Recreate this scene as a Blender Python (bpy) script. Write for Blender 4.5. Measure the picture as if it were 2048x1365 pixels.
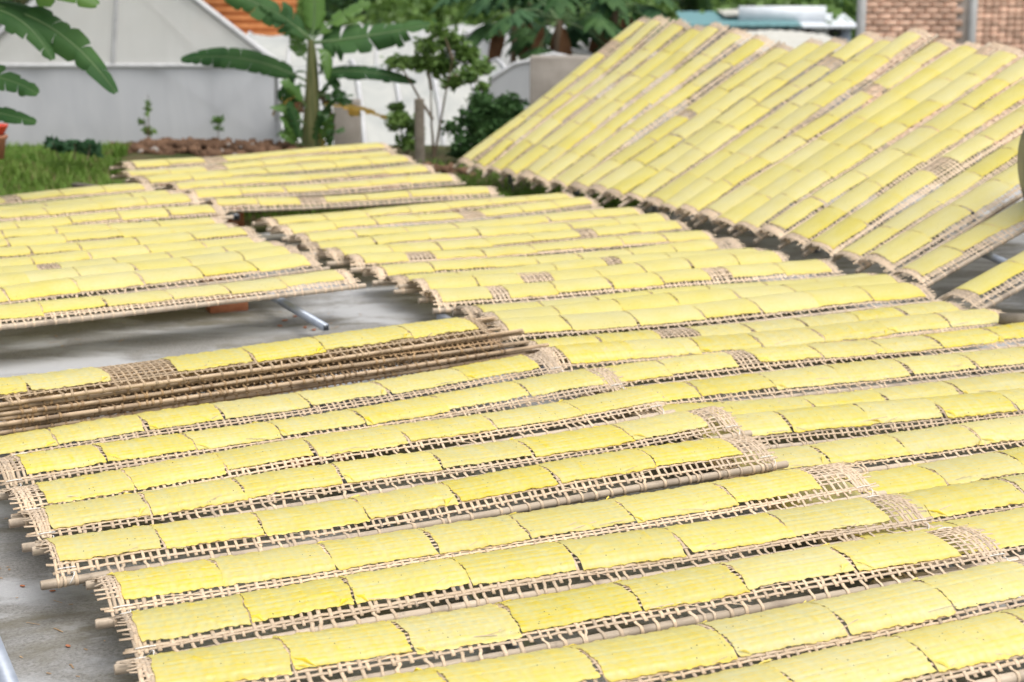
import bpy, math, random
import numpy as np
from mathutils import Vector, Matrix
R=math.radians
for o in list(bpy.data.objects): bpy.data.objects.remove(o,do_unlink=True)
scene=bpy.context.scene; COL=scene.collection
# ------------------------------------------------------------------ camera, sky, sun, exposure
CAMH=1.75; PITCH=R(12.8); FPX=3332.0
cam=bpy.data.cameras.new('camera'); camo=bpy.data.objects.new('camera',cam); COL.objects.link(camo)
camo.location=(0,0,CAMH); camo.rotation_euler=(R(90)-PITCH,0,0)
cam.sensor_width=36; cam.lens=FPX/2048*36; cam.clip_start=.05; cam.clip_end=600
cam.dof.use_dof=True; cam.dof.focus_distance=4.85; cam.dof.aperture_fstop=3.5
scene.camera=camo
SUN_EL,SUN_AZ=66.0,130.0      # azimuth measured clockwise from +Y: a veiled sun high over the camera's right shoulder
w=bpy.data.worlds.new('World'); scene.world=w; w.use_nodes=True
nt=w.node_tree; nt.nodes.clear()
sky=nt.nodes.new('ShaderNodeTexSky'); sky.sky_type='NISHITA'; sky.sun_disc=False
sky.sun_elevation=R(SUN_EL); sky.sun_rotation=R(SUN_AZ); sky.dust_density=4.0; sky.air_density=1.0
hs=nt.nodes.new('ShaderNodeHueSaturation'); hs.inputs['Saturation'].default_value=.30
bg=nt.nodes.new('ShaderNodeBackground'); bg.inputs['Strength'].default_value=.15
wo=nt.nodes.new('ShaderNodeOutputWorld')
nt.links.new(sky.outputs[0],hs.inputs['Color']); nt.links.new(hs.outputs[0],bg.inputs[0]); nt.links.new(bg.outputs[0],wo.inputs[0])
sl=bpy.data.lights.new('sun','SUN'); sl.energy=1.4; sl.angle=R(50); sl.color=(1,.965,.91)
so=bpy.data.objects.new('sun',sl); COL.objects.link(so)
az=R(SUN_AZ); el=R(SUN_EL)
sdir=Vector((math.sin(az)*math.cos(el),math.cos(az)*math.cos(el),math.sin(el)))
so.rotation_euler=sdir.to_track_quat('Z','Y').to_euler(); so.location=(0,0,12)
vs=scene.view_settings; vs.view_transform='Standard'; vs.look='None'; vs.exposure=.56; vs.gamma=1; vs.use_curve_mapping=False
cy=scene.cycles; cy.max_bounces=6; cy.diffuse_bounces=3; cy.glossy_bounces=2; cy.transmission_bounces=3; cy.transparent_max_bounces=6; cy.use_denoising=True
# ------------------------------------------------------------------ helpers
FW=Vector((0,math.cos(PITCH),-math.sin(PITCH))); UP=Vector((0,math.sin(PITCH),math.cos(PITCH)))
def at(px,py,Y):
    "the point of the place seen at photo position (px,py), Y metres away"
    d=FW+Vector((1,0,0))*((px-1024)/FPX)-UP*((py-682.5)/FPX)
    return Vector((0,0,CAMH))+d*(Y/d.y)
def proj(p):
    v=Vector(p)-Vector((0,0,CAMH)); d=v.dot(FW)
    return 1024+FPX*v.x/d, 682.5-FPX*v.dot(UP)/d, d
def setp(o,label=None,cat=None,group=None,kind=None):
    if label: o['label']=label
    if cat: o['category']=cat
    if group: o['group']=group
    if kind: o['kind']=kind
    return o
def link(name,me,parent=None):
    o=bpy.data.objects.new(name,me); COL.objects.link(o)
    if parent: o.parent=parent
    return o
def empty(name,loc=(0,0,0),rot=None):
    o=bpy.data.objects.new(name,None); COL.objects.link(o); o.location=loc; o.empty_display_size=.1
    if rot is not None: o.rotation_euler=rot
    return o
def np_mesh(name,V,Q,mat,smooth=False,uv=None,attrs=None):
    "mesh from numpy: V (n,3), Q (m,4) quads"
    me=bpy.data.meshes.new(name); V=np.ascontiguousarray(V,dtype=np.float32); Q=np.ascontiguousarray(Q,dtype=np.int32)
    m=len(Q); me.vertices.add(len(V)); me.vertices.foreach_set('co',V.ravel())
    me.loops.add(m*4); me.loops.foreach_set('vertex_index',Q.ravel())
    me.polygons.add(m); me.polygons.foreach_set('loop_start',np.arange(0,m*4,4,dtype=np.int32))
    try: me.polygons.foreach_set('loop_total',np.full(m,4,dtype=np.int32))
    except Exception: pass
    if smooth: me.polygons.foreach_set('use_smooth',np.ones(m,dtype=bool))
    if uv is not None:
        l=me.uv_layers.new(name='UVMap'); l.data.foreach_set('uv',np.ascontiguousarray(uv[Q.ravel()],dtype=np.float32).ravel())
    if attrs:
        for k,a in attrs.items():
            at_=me.attributes.new(k,'FLOAT','POINT'); at_.data.foreach_set('value',np.ascontiguousarray(a,dtype=np.float32))
    me.update(calc_edges=True); me.validate()
    if mat: me.materials.append(mat)
    return me
class MB:
    "collects quads; build() links ONE mesh object"
    def __init__(s): s.V=[]; s.Q=[]; s.n=0
    def add(s,V,Q):
        V=np.asarray(V,float).reshape(-1,3); s.V.append(V); s.Q.append(np.asarray(Q,int).reshape(-1,4)+s.n); s.n+=len(V); return s
    def box(s,c,size,rot=0.0,M=None):
        x,y,z=[v/2 for v in size]
        P=np.array([(a*x,b*y,d*z) for d in(-1,1) for a,b in((-1,-1),(1,-1),(1,1),(-1,1))])
        if M is not None: P=P@np.array(M.to_3x3()).T
        elif rot: P=P@np.array(Matrix.Rotation(rot,3,'Z')).T
        return s.add(P+np.array(c),[(3,2,1,0),(4,5,6,7),(0,1,5,4),(1,2,6,5),(2,3,7,6),(3,0,4,7)])
    def beam(s,a,b,w,h):
        a=Vector(a);b=Vector(b);d=(b-a);L=d.length;d.normalize()
        sd=d.cross(Vector((0,0,1)));
        if sd.length<1e-3: sd=Vector((1,0,0))
        sd.normalize(); u=sd.cross(d)
        P=[]
        for e in (a,b):
            for i,j in((-1,-1),(1,-1),(1,1),(-1,1)): P.append(e+sd*(i*w/2)+u*(j*h/2))
        return s.add([tuple(p) for p in P],[(3,2,1,0),(4,5,6,7),(0,1,5,4),(1,2,6,5),(2,3,7,6),(3,0,4,7)])
    def tube(s,pts,rad,k=8,cap=True):
        P=np.array([tuple(p) for p in pts],float); n=len(P); rad=np.broadcast_to(np.asarray(rad,float),(n,))
        T=np.gradient(P,axis=0); T/=np.linalg.norm(T,axis=1)[:,None]+1e-12
        ref=np.array([0,0,1.]) if abs(T[:,2]).mean()<.9 else np.array([1.,0,0])
        S=np.cross(T,ref); S/=np.linalg.norm(S,axis=1)[:,None]+1e-12; U=np.cross(S,T)
        a=np.linspace(0,2*np.pi,k,endpoint=False)
        V=P[:,None,:]+rad[:,None,None]*(np.cos(a)[None,:,None]*S[:,None,:]+np.sin(a)[None,:,None]*U[:,None,:])
        V=V.reshape(-1,3); i=np.arange(n-1)[:,None]*k; j=np.arange(k)[None,:]; j2=(j+1)%k
        Q=np.stack([i+j,i+j2,i+k+j2,i+k+j],-1).reshape(-1,4)
        s.add(V,Q)
        if cap:
            for e,r0 in((0,rad[0]),(n-1,rad[-1])):
                c=P[e]; ring=V[e*k:(e+1)*k]
                VV=np.vstack([ring,c[None]]); h=k//2
                q=[(m*2,(m*2+1)%k,(m*2+2)%k,k) for m in range(h)]
                s.add(VV,q)
        return s
    def grid(s,G):
        G=np.asarray(G,float); a,b=G.shape[:2]
        i=np.arange(a-1)[:,None]*b; j=np.arange(b-1)[None,:]
        Q=np.stack([i+j,i+j+1,i+b+j+1,i+b+j],-1).reshape(-1,4)
        return s.add(G.reshape(-1,3),Q)
    def lathe(s,prof,c=(0,0,0),k=24):
        a=np.linspace(0,2*np.pi,k+1)
        G=np.array([[(r*math.cos(t)+c[0],r*math.sin(t)+c[1],z+c[2]) for t in a] for r,z in prof])
        return s.grid(G)
    def mesh(s,name,mat,smooth=False):
        return np_mesh(name,np.vstack(s.V),np.vstack(s.Q),mat,smooth)
    def build(s,name,mat,parent=None,smooth=False):
        return link(name,s.mesh(name,mat,smooth),parent)
# ------------------------------------------------------------------ materials
def mat_new(name):
    m=bpy.data.materials.new(name); m.use_nodes=True; t=m.node_tree
    return m,t,t.nodes['Principled BSDF'],t.nodes['Material Output']
def N(t,kind,**k):
    n=t.nodes.new('ShaderNode'+kind)
    for a,b in k.items():
        if a in n.inputs: n.inputs[a].default_value=b
        else: setattr(n,a,b)
    return n
def ramp(t,fac,stops,interp='LINEAR'):
    r=t.nodes.new('ShaderNodeValToRGB'); r.color_ramp.interpolation=interp
    el=r.color_ramp.elements
    while len(el)<len(stops): el.new(.5)
    for e,(p,c) in zip(el,stops): e.position=p; e.color=(*c,1) if len(c)==3 else c
    t.links.new(fac,r.inputs[0]); return r.outputs[0]
def mixc(t,f,a,b,mode='MIX'):
    m=t.nodes.new('ShaderNodeMix'); m.data_type='RGBA'; m.blend_type=mode
    for sock,v in((m.inputs[0],f),(m.inputs[6],a),(m.inputs[7],b)):
        if hasattr(v,'is_linked'): t.links.new(v,sock)
        else: sock.default_value=v if not isinstance(v,tuple) else (*v,1)
    return m.outputs[2]
def coords(t,scale=(1,1,1),rot=(0,0,0),kind='Object'):
    tc=N(t,'TexCoord'); mp=N(t,'Mapping'); mp.inputs['Scale'].default_value=scale; mp.inputs['Rotation'].default_value=rot
    t.links.new(tc.outputs[kind],mp.inputs[0]); return mp.outputs[0]
def noise(t,vec,scale,detail=3,rough=.55,dist=0):
    n=N(t,'TexNoise'); n.inputs['Scale'].default_value=scale; n.inputs['Detail'].default_value=detail; n.inputs['Roughness'].default_value=rough; n.inputs['Distortion'].default_value=dist
    t.links.new(vec,n.inputs['Vector']); return n.outputs[0]
def bump(t,h,b,strength=.3,dist=.01):
    n=N(t,'Bump'); n.inputs['Strength'].default_value=strength; n.inputs['Distance'].default_value=dist
    t.links.new(h,n.inputs['Height']); t.links.new(n.outputs[0],b.inputs['Normal']); return n
def simple(name,c1,c2,scale=8,rough=.7,spec=.3,stretch=(1,1,1),bs=.2,bd=.005,kind='Object',metal=0,obj_var=0):
    m,t,b,o=mat_new(name); v=coords(t,stretch,kind=kind); f=noise(t,v,scale,5)
    c=ramp(t,f,[(.3,c1),(.7,c2)])
    if obj_var:
        oi=N(t,'ObjectInfo'); hv=N(t,'HueSaturation'); mr=N(t,'MapRange'); mr.inputs[3].default_value=1-obj_var; mr.inputs[4].default_value=1+obj_var
        t.links.new(oi.outputs['Random'],mr.inputs[0]); t.links.new(mr.outputs[0],hv.inputs['Value']); t.links.new(c,hv.inputs['Color']); c=hv.outputs[0]
    t.links.new(c,b.inputs['Base Color']); b.inputs['Roughness'].default_value=rough; b.inputs['Specular IOR Level'].default_value=spec; b.inputs['Metallic'].default_value=metal
    if bs: bump(t,f,b,bs,bd)
    return m
def leafmat(name,c1,c2,scale=3,rough=.45,trans=.35,spec=.4):
    m,t,b,o=mat_new(name); v=coords(t); f=noise(t,v,scale,4)
    c=ramp(t,f,[(.3,c1),(.72,c2)]); t.links.new(c,b.inputs['Base Color']); b.inputs['Roughness'].default_value=rough; b.inputs['Specular IOR Level'].default_value=spec
    tr=N(t,'BsdfTranslucent'); t.links.new(c,tr.inputs[0]); mx=N(t,'MixShader'); mx.inputs[0].default_value=trans
    t.links.new(b.outputs[0],mx.inputs[1]); t.links.new(tr.outputs[0],mx.inputs[2]); t.links.new(mx.outputs[0],o.inputs[0]); return m
MAT={}
def sheet_material():
    m,t,b,o=mat_new('dough_sheet')
    uv=N(t,'UVMap'); uv.uv_map='UVMap'; v=uv.outputs[0]
    oi=N(t,'ObjectInfo')
    big=noise(t,v,7,3); fine=noise(t,v,60,4)
    c=ramp(t,big,[(.28,(.745,.685,.20)),(.72,(.765,.745,.38))])
    c=mixc(t,.18,c,ramp(t,fine,[(.35,(.72,.61,.10)),(.65,(.83,.81,.42))]))
    ribn=N(t,'Attribute'); ribn.attribute_name='rib'
    c=mixc(t,ribn.outputs['Fac'],c,(.80,.62,.035))
    fold=N(t,'Attribute'); fold.attribute_name='fold'
    c=mixc(t,fold.outputs['Fac'],c,(.85,.66,.012))
    hv=N(t,'HueSaturation'); mr=N(t,'MapRange'); mr.inputs[3].default_value=.93; mr.inputs[4].default_value=1.03
    t.links.new(oi.outputs['Random'],mr.inputs[0]); t.links.new(mr.outputs[0],hv.inputs['Value'])
    wn=N(t,'TexWhiteNoise'); wn.noise_dimensions='1D'; t.links.new(oi.outputs['Random'],wn.inputs['W'])
    mr2=N(t,'MapRange'); mr2.inputs[3].default_value=.86; mr2.inputs[4].default_value=1.08; t.links.new(wn.outputs['Value'],mr2.inputs[0]); t.links.new(mr2.outputs[0],hv.inputs['Saturation'])
    t.links.new(c,hv.inputs['Color']); c=hv.outputs[0]
    # dark specks (grit and flies)
    vo=N(t,'TexVoronoi'); vo.inputs['Scale'].default_value=62; t.links.new(v,vo.inputs['Vector'])
    l1=N(t,'Math'); l1.operation='LESS_THAN'; l1.inputs[1].default_value=.105; t.links.new(vo.outputs['Distance'],l1.inputs[0])
    cl=N(t,'Math'); cl.operation='GREATER_THAN'; cl.inputs[1].default_value=.53; t.links.new(noise(t,v,9,2),cl.inputs[0])
    rc=N(t,'SeparateColor'); t.links.new(vo.outputs['Color'],rc.inputs[0])
    g2=N(t,'Math'); g2.operation='GREATER_THAN'; g2.inputs[1].default_value=.42; t.links.new(rc.outputs[0],g2.inputs[0])
    m1=N(t,'Math'); m1.operation='MULTIPLY'; t.links.new(l1.outputs[0],m1.inputs[0]); t.links.new(cl.outputs[0],m1.inputs[1])
    m2=N(t,'Math'); m2.operation='MULTIPLY'; t.links.new(m1.outputs[0],m2.inputs[0]); t.links.new(g2.outputs[0],m2.inputs[1])
    c=mixc(t,m2.outputs[0],c,(.06,.05,.02))
    t.links.new(c,b.inputs['Base Color']); b.inputs['Roughness'].default_value=.46; b.inputs['Specular IOR Level'].default_value=.6
    b.inputs['Coat Weight'].default_value=.65; b.inputs['Coat Roughness'].default_value=.32; b.inputs['Coat IOR'].default_value=1.5
    bump(t,fine,b,.35,.003)
    tr=N(t,'BsdfTranslucent'); t.links.new(c,tr.inputs[0])
    mx=N(t,'MixShader'); mx.inputs[0].default_value=.30; t.links.new(b.outputs[0],mx.inputs[1]); t.links.new(tr.outputs[0],mx.inputs[2])
    tp=N(t,'BsdfTransparent'); tp.inputs[0].default_value=(1,.97,.72,1)
    mxf=N(t,'Math'); mxf.operation='MAXIMUM'; t.links.new(fold.outputs['Fac'],mxf.inputs[0]); t.links.new(ribn.outputs['Fac'],mxf.inputs[1])
    cut=N(t,'MapRange'); cut.inputs[3].default_value=.10; cut.inputs[4].default_value=.0; t.links.new(mxf.outputs[0],cut.inputs[0])
    mm=N(t,'MixShader'); t.links.new(cut.outputs[0],mm.inputs[0]); t.links.new(mx.outputs[0],mm.inputs[1]); t.links.new(tp.outputs[0],mm.inputs[2])
    t.links.new(mm.outputs[0],o.inputs[0]); return m
def pole_material(name,c1,c2,dark):
    m,t,b,o=mat_new(name); v=coords(t,(1.2,30,30)); f=noise(t,v,3,5,.6); g=noise(t,coords(t,(3,3,3)),2.3,3)
    c=ramp(t,f,[(.28,c1),(.72,c2)]); c=mixc(t,ramp(t,g,[(.5,(0,0,0)),(.68,(.8,.8,.8))]),c,dark)
    c=mixc(t,ramp(t,noise(t,coords(t,(1,1,1)),26,4,.7),[(.58,(0,0,0)),(.72,(.6,.6,.6))]),c,tuple(q*.7 for q in dark))
    oi=N(t,'ObjectInfo'); hv=N(t,'HueSaturation'); mr=N(t,'MapRange'); mr.inputs[3].default_value=.8; mr.inputs[4].default_value=1.15
    t.links.new(oi.outputs['Random'],mr.inputs[0]); t.links.new(mr.outputs[0],hv.inputs['Value']); t.links.new(c,hv.inputs['Color'])
    t.links.new(hv.outputs[0],b.inputs['Base Color']); b.inputs['Roughness'].default_value=.6; b.inputs['Specular IOR Level'].default_value=.35
    bump(t,f,b,.35,.003); return m
def strip_material(name,c1,c2,c3):
    m,t,b,o=mat_new(name); v=coords(t,(1,1,1)); f=noise(t,v,55,3); g=noise(t,v,4,3)
    c=ramp(t,f,[(.3,c1),(.7,c2)]); tn=N(t,'Attribute'); tn.attribute_name='tone'; c=mixc(t,tn.outputs['Fac'],c,tuple(q*.6 for q in c3)); c=mixc(t,ramp(t,g,[(.45,(0,0,0)),(.75,(.8,.8,.8))]),c,c3)
    oi=N(t,'ObjectInfo'); hv=N(t,'HueSaturation'); mr=N(t,'MapRange'); mr.inputs[3].default_value=.86; mr.inputs[4].default_value=1.1
    t.links.new(oi.outputs['Random'],mr.inputs[0]); t.links.new(mr.outputs[0],hv.inputs['Value']); t.links.new(c,hv.inputs['Color'])
    t.links.new(hv.outputs[0],b.inputs['Base Color']); b.inputs['Roughness'].default_value=.55; b.inputs['Specular IOR Level'].default_value=.35; return m
MAT['sheet']=sheet_material()
MAT['pole']=pole_material('bamboo_pole',(.36,.285,.205),(.54,.445,.335),(.23,.18,.135))
MAT['pole_brown']=pole_material('bamboo_pole_brown',(.28,.19,.11),(.54,.41,.275),(.16,.11,.07))
MAT['strip']=strip_material('bamboo_strip',(.51,.375,.24),(.68,.53,.375),(.48,.38,.28))
MAT['strip_brown']=strip_material('bamboo_strip_brown',(.28,.175,.085),(.46,.31,.165),(.22,.15,.095))
MAT['strip_mid']=strip_material('bamboo_strip_aged',(.40,.28,.16),(.58,.44,.29),(.34,.25,.16))
MAT['tie']=simple('white_tie',(.68,.67,.62),(.78,.77,.74),30,.6)
def concrete_material():
    m,t,b,o=mat_new('concrete'); v=coords(t,(1,1,1),(0,0,R(-26))); vs_=coords(t,(.6,1.25,1),(0,0,R(-26)))
    fine=noise(t,v,90,4,.7); mid=noise(t,v,5,6,.7); big=noise(t,vs_,1.1,9,.70,.5)
    c=ramp(t,mid,[(.25,(.13,.127,.116)),(.5,(.205,.20,.188)),(.75,(.29,.286,.27))])
    c=mixc(t,.42,c,ramp(t,fine,[(.32,(.06,.058,.05)),(.6,(.36,.35,.33))]))
    spk=N(t,'TexVoronoi'); spk.inputs['Scale'].default_value=75; t.links.new(v,spk.inputs['Vector'])
    c=mixc(t,ramp(t,spk.outputs['Distance'],[(.10,(.55,.55,.55)),(.2,(0,0,0))]),c,(.07,.06,.05))
    moss=ramp(t,big,[(.49,(0,0,0)),(.58,(.85,.85,.85))])
    c=mixc(t,moss,c,(.13,.115,.078))
    pale=ramp(t,noise(t,vs_,1.7,8,.68,.3),[(.48,(0,0,0)),(.58,(.8,.8,.8))])
    c=mixc(t,pale,c,(.41,.415,.422))
    t.links.new(c,b.inputs['Base Color'])
    t.links.new(ramp(t,big,[(.35,(.70,.70,.70)),(.6,(.92,.92,.92))]),b.inputs['Roughness'])
    bump(t,fine,b,.6,.006); return m
MAT['concrete']=concrete_material()
MAT['soil']=simple('soil_grass',(.035,.055,.015),(.10,.075,.04),3,.95,.1,bs=.5,bd=.03)
MAT['clod']=simple('red_clay_clod',(.045,.026,.016),(.19,.112,.07),4,.95,.1,bs=.4,bd=.02)
MAT['rubble']=simple('grey_rubble',(.20,.18,.16),(.36,.33,.30),9,.9,.1,bs=.3,bd=.01)
MAT['grass']=leafmat('grass_blade',(.07,.15,.018),(.19,.29,.055),2.5,.6,.3,.2)
MAT['grassdry']=leafmat('dry_grass',(.20,.17,.07),(.30,.25,.12),2.5,.7,.3,.2)
MAT['steel']=simple('galvanised_steel',(.30,.335,.39),(.42,.455,.51),14,.5,.5,(1,1,1),.05,.002,metal=.55)
MAT['brick']=simple('red_brick',(.30,.10,.05),(.44,.19,.10),14,.85,.2,bs=.3,bd=.006,obj_var=.25)
MAT['wallbrick']=simple('wall_brick',(.64,.365,.25),(.76,.52,.39),9,.85,.2,bs=.3,bd=.006,obj_var=.30)
MAT['mortar']=simple('mortar',(.50,.45,.40),(.58,.53,.48),12,.95,.1)
MAT['cement']=simple('grey_cement',(.22,.195,.165),(.30,.27,.235),6,.9,.15,bs=.3,bd=.01)
MAT['column']=simple('concrete_column',(.40,.40,.39),(.50,.50,.49),6,.85,.2)
MAT['wood']=simple('weathered_wood',(.13,.11,.085),(.22,.19,.15),12,.85,.2)
def film(name,c1,c2,trans,transp):
    m,t,b,o=mat_new(name); v=coords(t,(1.2,1.2,.35)); f=noise(t,v,1.6,5,.6,.5)
    c=ramp(t,f,[(.3,c1),(.7,c2)]); t.links.new(c,b.inputs['Base Color']); b.inputs['Roughness'].default_value=.4
    tr=N(t,'BsdfTranslucent'); t.links.new(c,tr.inputs[0]); mx=N(t,'MixShader'); mx.inputs[0].default_value=trans
    t.links.new(b.outputs[0],mx.inputs[1]); t.links.new(tr.outputs[0],mx.inputs[2])
    tp=N(t,'BsdfTransparent'); mm=N(t,'MixShader'); mm.inputs[0].default_value=transp
    t.links.new(mx.outputs[0],mm.inputs[1]); t.links.new(tp.outputs[0],mm.inputs[2]); t.links.new(mm.outputs[0],o.inputs[0])
    bump(t,f,b,.3,.05); return m
MAT['film']=film('greenhouse_film',(.82,.81,.76),(.90,.89,.84),.5,.05)
MAT['net']=film('grey_insect_net',(.64,.65,.67),(.76,.765,.775),.42,.07)
MAT['tunnelfilm']=film('white_tunnel_film',(.46,.48,.46),(.66,.66,.61),.3,.05)
MAT['rooffilm']=film('clear_roof_film',(.74,.75,.74),(.84,.84,.82),.5,.45)
MAT['frame']=simple('pale_frame_pipe',(.42,.42,.42),(.55,.55,.55),6,.5,.4)
MAT['banana']=leafmat('banana_leaf',(.026,.08,.026),(.07,.155,.045),2.2,.6,.36,.2)
MAT['bananapale']=leafmat('young_banana_leaf',(.07,.16,.03),(.13,.24,.05),2.2,.45,.35,.35)
MAT['bananadry']=leafmat('dry_banana_leaf',(.42,.25,.045),(.55,.38,.10),4,.7,.3,.2)
MAT['stem']=simple('banana_stem',(.06,.085,.025),(.19,.18,.075),5,.55,.3,(6,6,.6))
MAT['rib']=simple('banana_midrib',(.07,.13,.045),(.12,.19,.07),5,.45,.4)
MAT['leaf_a']=leafmat('shrub_leaf',(.06,.13,.025),(.19,.30,.07),5,.5,.3)
MAT['leaf_b']=leafmat('dark_leaf',(.022,.065,.02),(.075,.15,.045),5,.65,.25,.2)
MAT['leaf_c']=leafmat('forest_leaf',(.02,.06,.022),(.08,.155,.045),.35,.6,.25,.25)
MAT['leaf_bl']=leafmat('bluish_leaf',(.03,.08,.04),(.075,.155,.065),3,.7,.25,.15)
MAT['bark']=simple('brown_bark',(.10,.07,.045),(.19,.145,.10),8,.9,.15,(2,2,.5))
MAT['drybrown']=leafmat('dry_hanging_leaf',(.09,.042,.022),(.17,.09,.045),4,.8,.2,.1)
MAT['teal']=simple('teal_sheet_roof',(.09,.21,.22),(.14,.28,.29),3,.5,.4,(1,8,1))
MAT['palewhite']=simple('white_sheet_metal',(.62,.66,.70),(.72,.75,.78),3,.45,.4)
MAT['paleroof']=simple('pale_fibre_roof',(.42,.41,.36),(.52,.51,.46),3,.8,.2)
MAT['dark']=simple('dark_window',(.02,.025,.03),(.04,.045,.05),3,.3,.5)
MAT['hutwall']=simple('hut_wall',(.20,.24,.30),(.30,.34,.39),3,.8,.2)
MAT['orange']=simple('orange_tile_roof',(.36,.13,.04),(.46,.19,.07),5,.8,.2)
MAT['redpot']=simple('red_clay_pot',(.50,.045,.025),(.62,.08,.04),6,.45,.4)
MAT['claypot']=simple('brown_clay_pot',(.28,.12,.07),(.36,.17,.10),6,.7,.3)
MAT['basin']=simple('dull_steel_basin',(.12,.13,.125),(.20,.21,.20),7,.35,.5,metal=.5)
MAT['blue']=simple('blue_plastic',(.02,.12,.45),(.04,.18,.55),9,.5,.4)
# ------------------------------------------------------------------ the setting
D1=Vector((math.cos(R(26)),math.sin(R(26)),0)); D2=Vector((-math.sin(R(26)),math.cos(R(26)),0))
def smooth01(x): x=np.clip(x,0,1); return x*x*(3-2*x)
def terrain_z(X,Y):
    z=-.04+0*X
    hump=smooth01((-2.75-X)/.8)*smooth01((Y-12.0)/1.6)*smooth01((17.0-Y)/1.6)
    z=z+hump*.06+.03*np.sin(X*2.1+1)*np.sin(Y*1.7)*smooth01((Y-11)/2)
    z=z-1.65*smooth01((Y-16.7)/2.2)
    z=z+np.maximum(Y-55,0)*.10
    z=np.where((Y<12.2)&(np.abs(X)<9),np.minimum(z,-.05),z)
    return z
xs=np.concatenate([np.linspace(-150,-10,15)[:-1],np.linspace(-10,10,81),np.linspace(10,150,15)[1:]])
ys=np.concatenate([np.linspace(-40,8,9)[:-1],np.linspace(8,24,81),np.linspace(24,70,24)[1:],np.linspace(70,260,12)[1:]])
XX,YY=np.meshgrid(xs,ys,indexing='ij')
g=MB().grid(np.stack([XX,YY,terrain_z(XX,YY)],-1)).build('ground',MAT['soil'],smooth=True); g['kind']='structure'
# concrete yard, a slab whose far edge runs beside the racks
e0=Vector((-1.6,10.95,0))
corn=[Vector((-9,-3,0)),Vector((8,-3,0)),e0+D1*10.5,e0-D1*8]
nn=24; G=np.zeros((nn,nn,3))
for i in range(nn):
    for j in range(nn):
        u,v=i/(nn-1),j/(nn-1); p=(corn[0]*(1-u)+corn[1]*u)*(1-v)+(corn[3]*(1-u)+corn[2]*u)*v; G[i,j]=p
mb=MB().grid(G)
edge=np.array([[tuple(c),(c.x,c.y,-.14)] for c in [corn[0],corn[3],corn[2],corn[1],corn[0]]]); mb.grid(edge)
y=mb.build('concrete_yard',MAT['concrete']); y['kind']='structure'

# ------------------------------------------------------------------ racks
ORD=['zeroth','first','second','third','fourth','fifth','sixth','seventh','eighth','ninth','tenth','eleventh','twelfth','thirteenth','fourteenth','fifteenth','sixteenth','seventeenth','eighteenth','nineteenth','twentieth','twenty-first','twenty-second','twenty-third','twenty-fourth','twenty-fifth']
SHEETS=[]      # gathered, then the 300 that show largest become objects
WID=.272
def ribbons(C,S,Nn,width,thick):
    "C,S,Nn (a,b,3): centres, side and normal directions; width (a,) ; returns V,Q"
    a,b=C.shape[:2]; w=np.asarray(width)[:,None,None]/2 if np.ndim(width)<2 else np.asarray(width)[:,:,None]/2
    if thick:
        th=thick
        V=np.stack([C-S*w+Nn*th/2,C+S*w+Nn*th/2,C+S*w-Nn*th/2,C-S*w-Nn*th/2],2); k=4
        base=(np.arange(a)[:,None]*b+np.arange(b-1)[None,:])*k
        Q=[np.stack([base+i,base+(i+1)%4,base+k+(i+1)%4,base+k+i],-1) for i in range(4)]
        caps=[np.stack([np.arange(a)*b*k+i for i in(3,2,1,0)],-1),np.stack([np.arange(a)*b*k+(b-1)*k+i for i in(0,1,2,3)],-1)]
        Q=np.concatenate([q.reshape(-1,4) for q in Q]+caps)
    else:
        V=np.stack([C-S*w,C+S*w],2); k=2
        base=(np.arange(a)[:,None]*b+np.arange(b-1)[None,:])*k
        Q=np.stack([base,base+1,base+k+1,base+k],-1).reshape(-1,4)
    return V.reshape(-1,3),Q
class Rack: pass
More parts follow.
